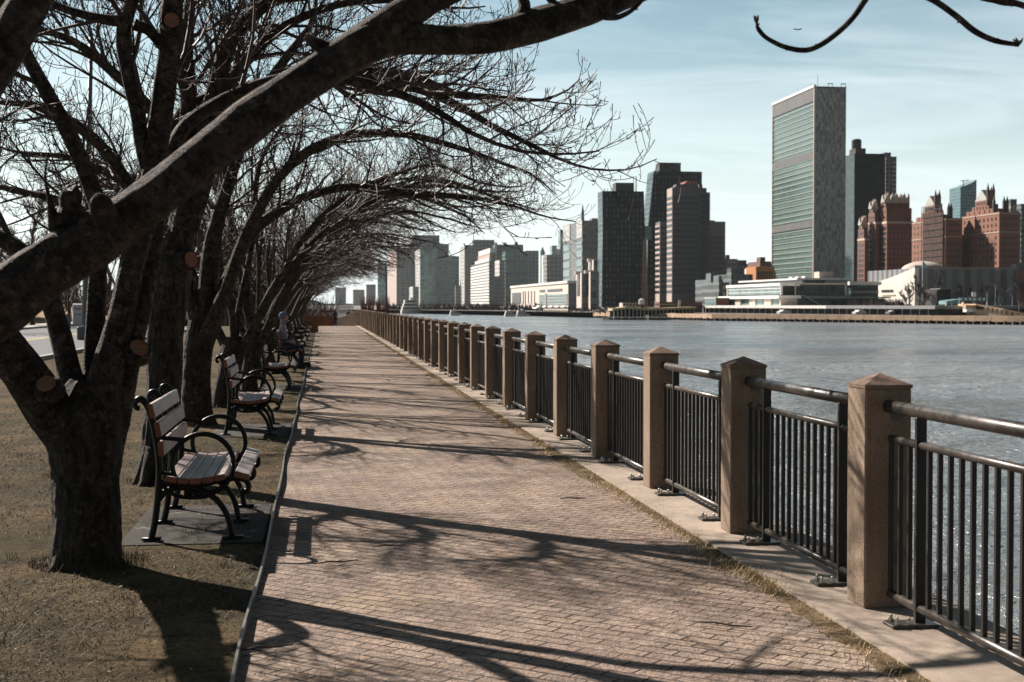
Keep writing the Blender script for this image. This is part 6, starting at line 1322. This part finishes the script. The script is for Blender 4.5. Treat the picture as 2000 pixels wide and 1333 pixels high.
# bare trees and bushes on the far shore
M['shoretwig'] = mat('shore_twigs', (.070, .060, .062), .9, .2, .1); M['purple'] = mat('purple_twigs', (.11, .085, .10), .9, .2, .1)
G2 = 'bare trees in front of the assembly hall'
for i, (px, Y, ytop, lab) in enumerate(((1778, 470, 536, 'slender bare tree against the white side wall of the hall'), (1806, 475, 526, 'densest bare tree in front of the left corner of the striped hall'), (1823, 478, 528, 'second dense bare tree, right of the densest one before the hall'), (1868, 485, 536, 'bare tree between the black block and the signboards'), (1893, 490, 540, 'small bare tree behind the white square signboard'), (1922, 490, 536, 'bare tree above the gantry panels'), (1958, 470, 522, 'wide bare tree right of centre of the striped hall'), (1996, 455, 530, 'bare tree at the far right edge of the picture'))):
    p = at(px, ytop, Y); h = p.z-GL; wt(lab, (p.x, Y, GL), 300+i, h*1.0, .50, .085, M['shoretwig'], G2, 4, 3, up=.35)
G3 = 'purple bushes on the far shore'
for i in range(9):
    px = 1114+i*11.5; Y = 560-i*6; p = at(px, 600, Y); wt(f'{ordn(i).replace("nearest", "leftmost")} purple bare bush from the left below the slim cream slabs', (p.x, Y, GL-.5), 400+i, 5.2+.6*math.sin(i*2), .9, .07, M['purple'], G3, 3, 4, 'bare_bush', .15)
mb = MB()
for k in range(900):
    px = BR.uniform(760, 1060); Y = 900-(px-760)*.55+BR.uniform(0, 60); p = at(px, 600, Y); h = BR.uniform(1, 4.5); q = Vector((p.x, Y, GL)); d = Vector((BR.gauss(0, .4), 0, 1)).normalized(); mb.tube([q, q+d*h], [.35, .12], 3, cap=False)
tag(mb.build('shore_shrubs', M['shoretwig']), 'dark line of leafless shrubs along the far shore behind the ferries', 'shrubs', kind='stuff')
mb = MB()
for k in range(500):
    px = BR.uniform(1655, 1765); Y = 500+BR.uniform(0, 22); p = at(px, 600, Y); h = BR.uniform(1, 3.0)+GL*0; q = Vector((p.x, Y, .9)); d = Vector((BR.gauss(0, .5), 0, 1)).normalized(); mb.tube([q, q+d*h], [.16, .06], 3, cap=False)
tag(mb.build('terrace_shrubs', M['shoretwig']), 'brown leafless shrubs on the terrace before the white wall of the hall', 'shrubs', kind='stuff')
# vehicles on the shore road: tiny
shore = [(1540, 'white'), (1690, 'white'), (1756, 'greyst'), (1802, 'white'), (1828, 'white'), (1917, 'white'), (1958, 'bandd'), (1990, 'bandd')]
for i, (px, mm) in enumerate(shore):
    Y = 452-max(0, (px-1500))*.13; p = at(px, 616, Y); t = thing('shore_car', f'{ordn(i).replace("nearest", "first")} tiny car from the left on the far shore road', 'car', (p.x, Y+5, GL), R(20), 'cars on the far shore road')
    MB().prism([(-2.2, .3), (-2.2, .9), (-1.3, 1.0), (-.7, 1.5), (1., 1.5), (1.8, 1.0), (2.2, .9), (2.2, .3)], -.9, .9, 'y').build('body', M[mm], t)
# airliner
p = at(1557, 58, 5200); t = thing('airliner', 'tiny airliner high in the sky above the slab skyscraper', 'airplane', p, R(20)); D_ = mat('plane_skin', (.10, .13, .15), .6)
MB().tube([(-19, 0, 0), (-16, 0, 0), (10, 0, .3), (19, 0, 1.5)], [.6, 2., 2., .4], 10).build('fuselage', D_, t)
for s in (-1, 1): MB().prism([(-4, 0), (4, 0), (9, s*17), (6.5, s*17)], .2, .9, 'z').build('wing', D_, t); MB().prism([(13, 0), (18, 0), (19, s*6), (17, s*6)], 1.2, 1.7, 'z').build('tailplane', D_, t)
MB().prism([(13, 1), (18.5, 1), (20.5, 8), (17.5, 8)], -.3, .3, 'y').build('fin', D_, t)
# ------------------------------------------------ air
hz_m = bpy.data.materials.new('haze'); hz_m.use_nodes = True; nt = hz_m.node_tree
for n in list(nt.nodes):
    if n.type == 'BSDF_PRINCIPLED': nt.nodes.remove(n)
pv = nt.nodes.new('ShaderNodeVolumePrincipled'); pv.inputs['Color'].default_value = (.80, .92, .96, 1); pv.inputs['Density'].default_value = HAZE; pv.inputs['Anisotropy'].default_value = .2
nt.links.new(pv.outputs[0], nt.nodes['Material Output'].inputs['Volume'])
hb = MB().box(-3050, 4650, -650, 4650, -7, 190).build('haze', hz_m); hb['kind'] = 'stuff'; hb['label'] = 'thin pale haze over the river and city'; hb['category'] = 'haze'
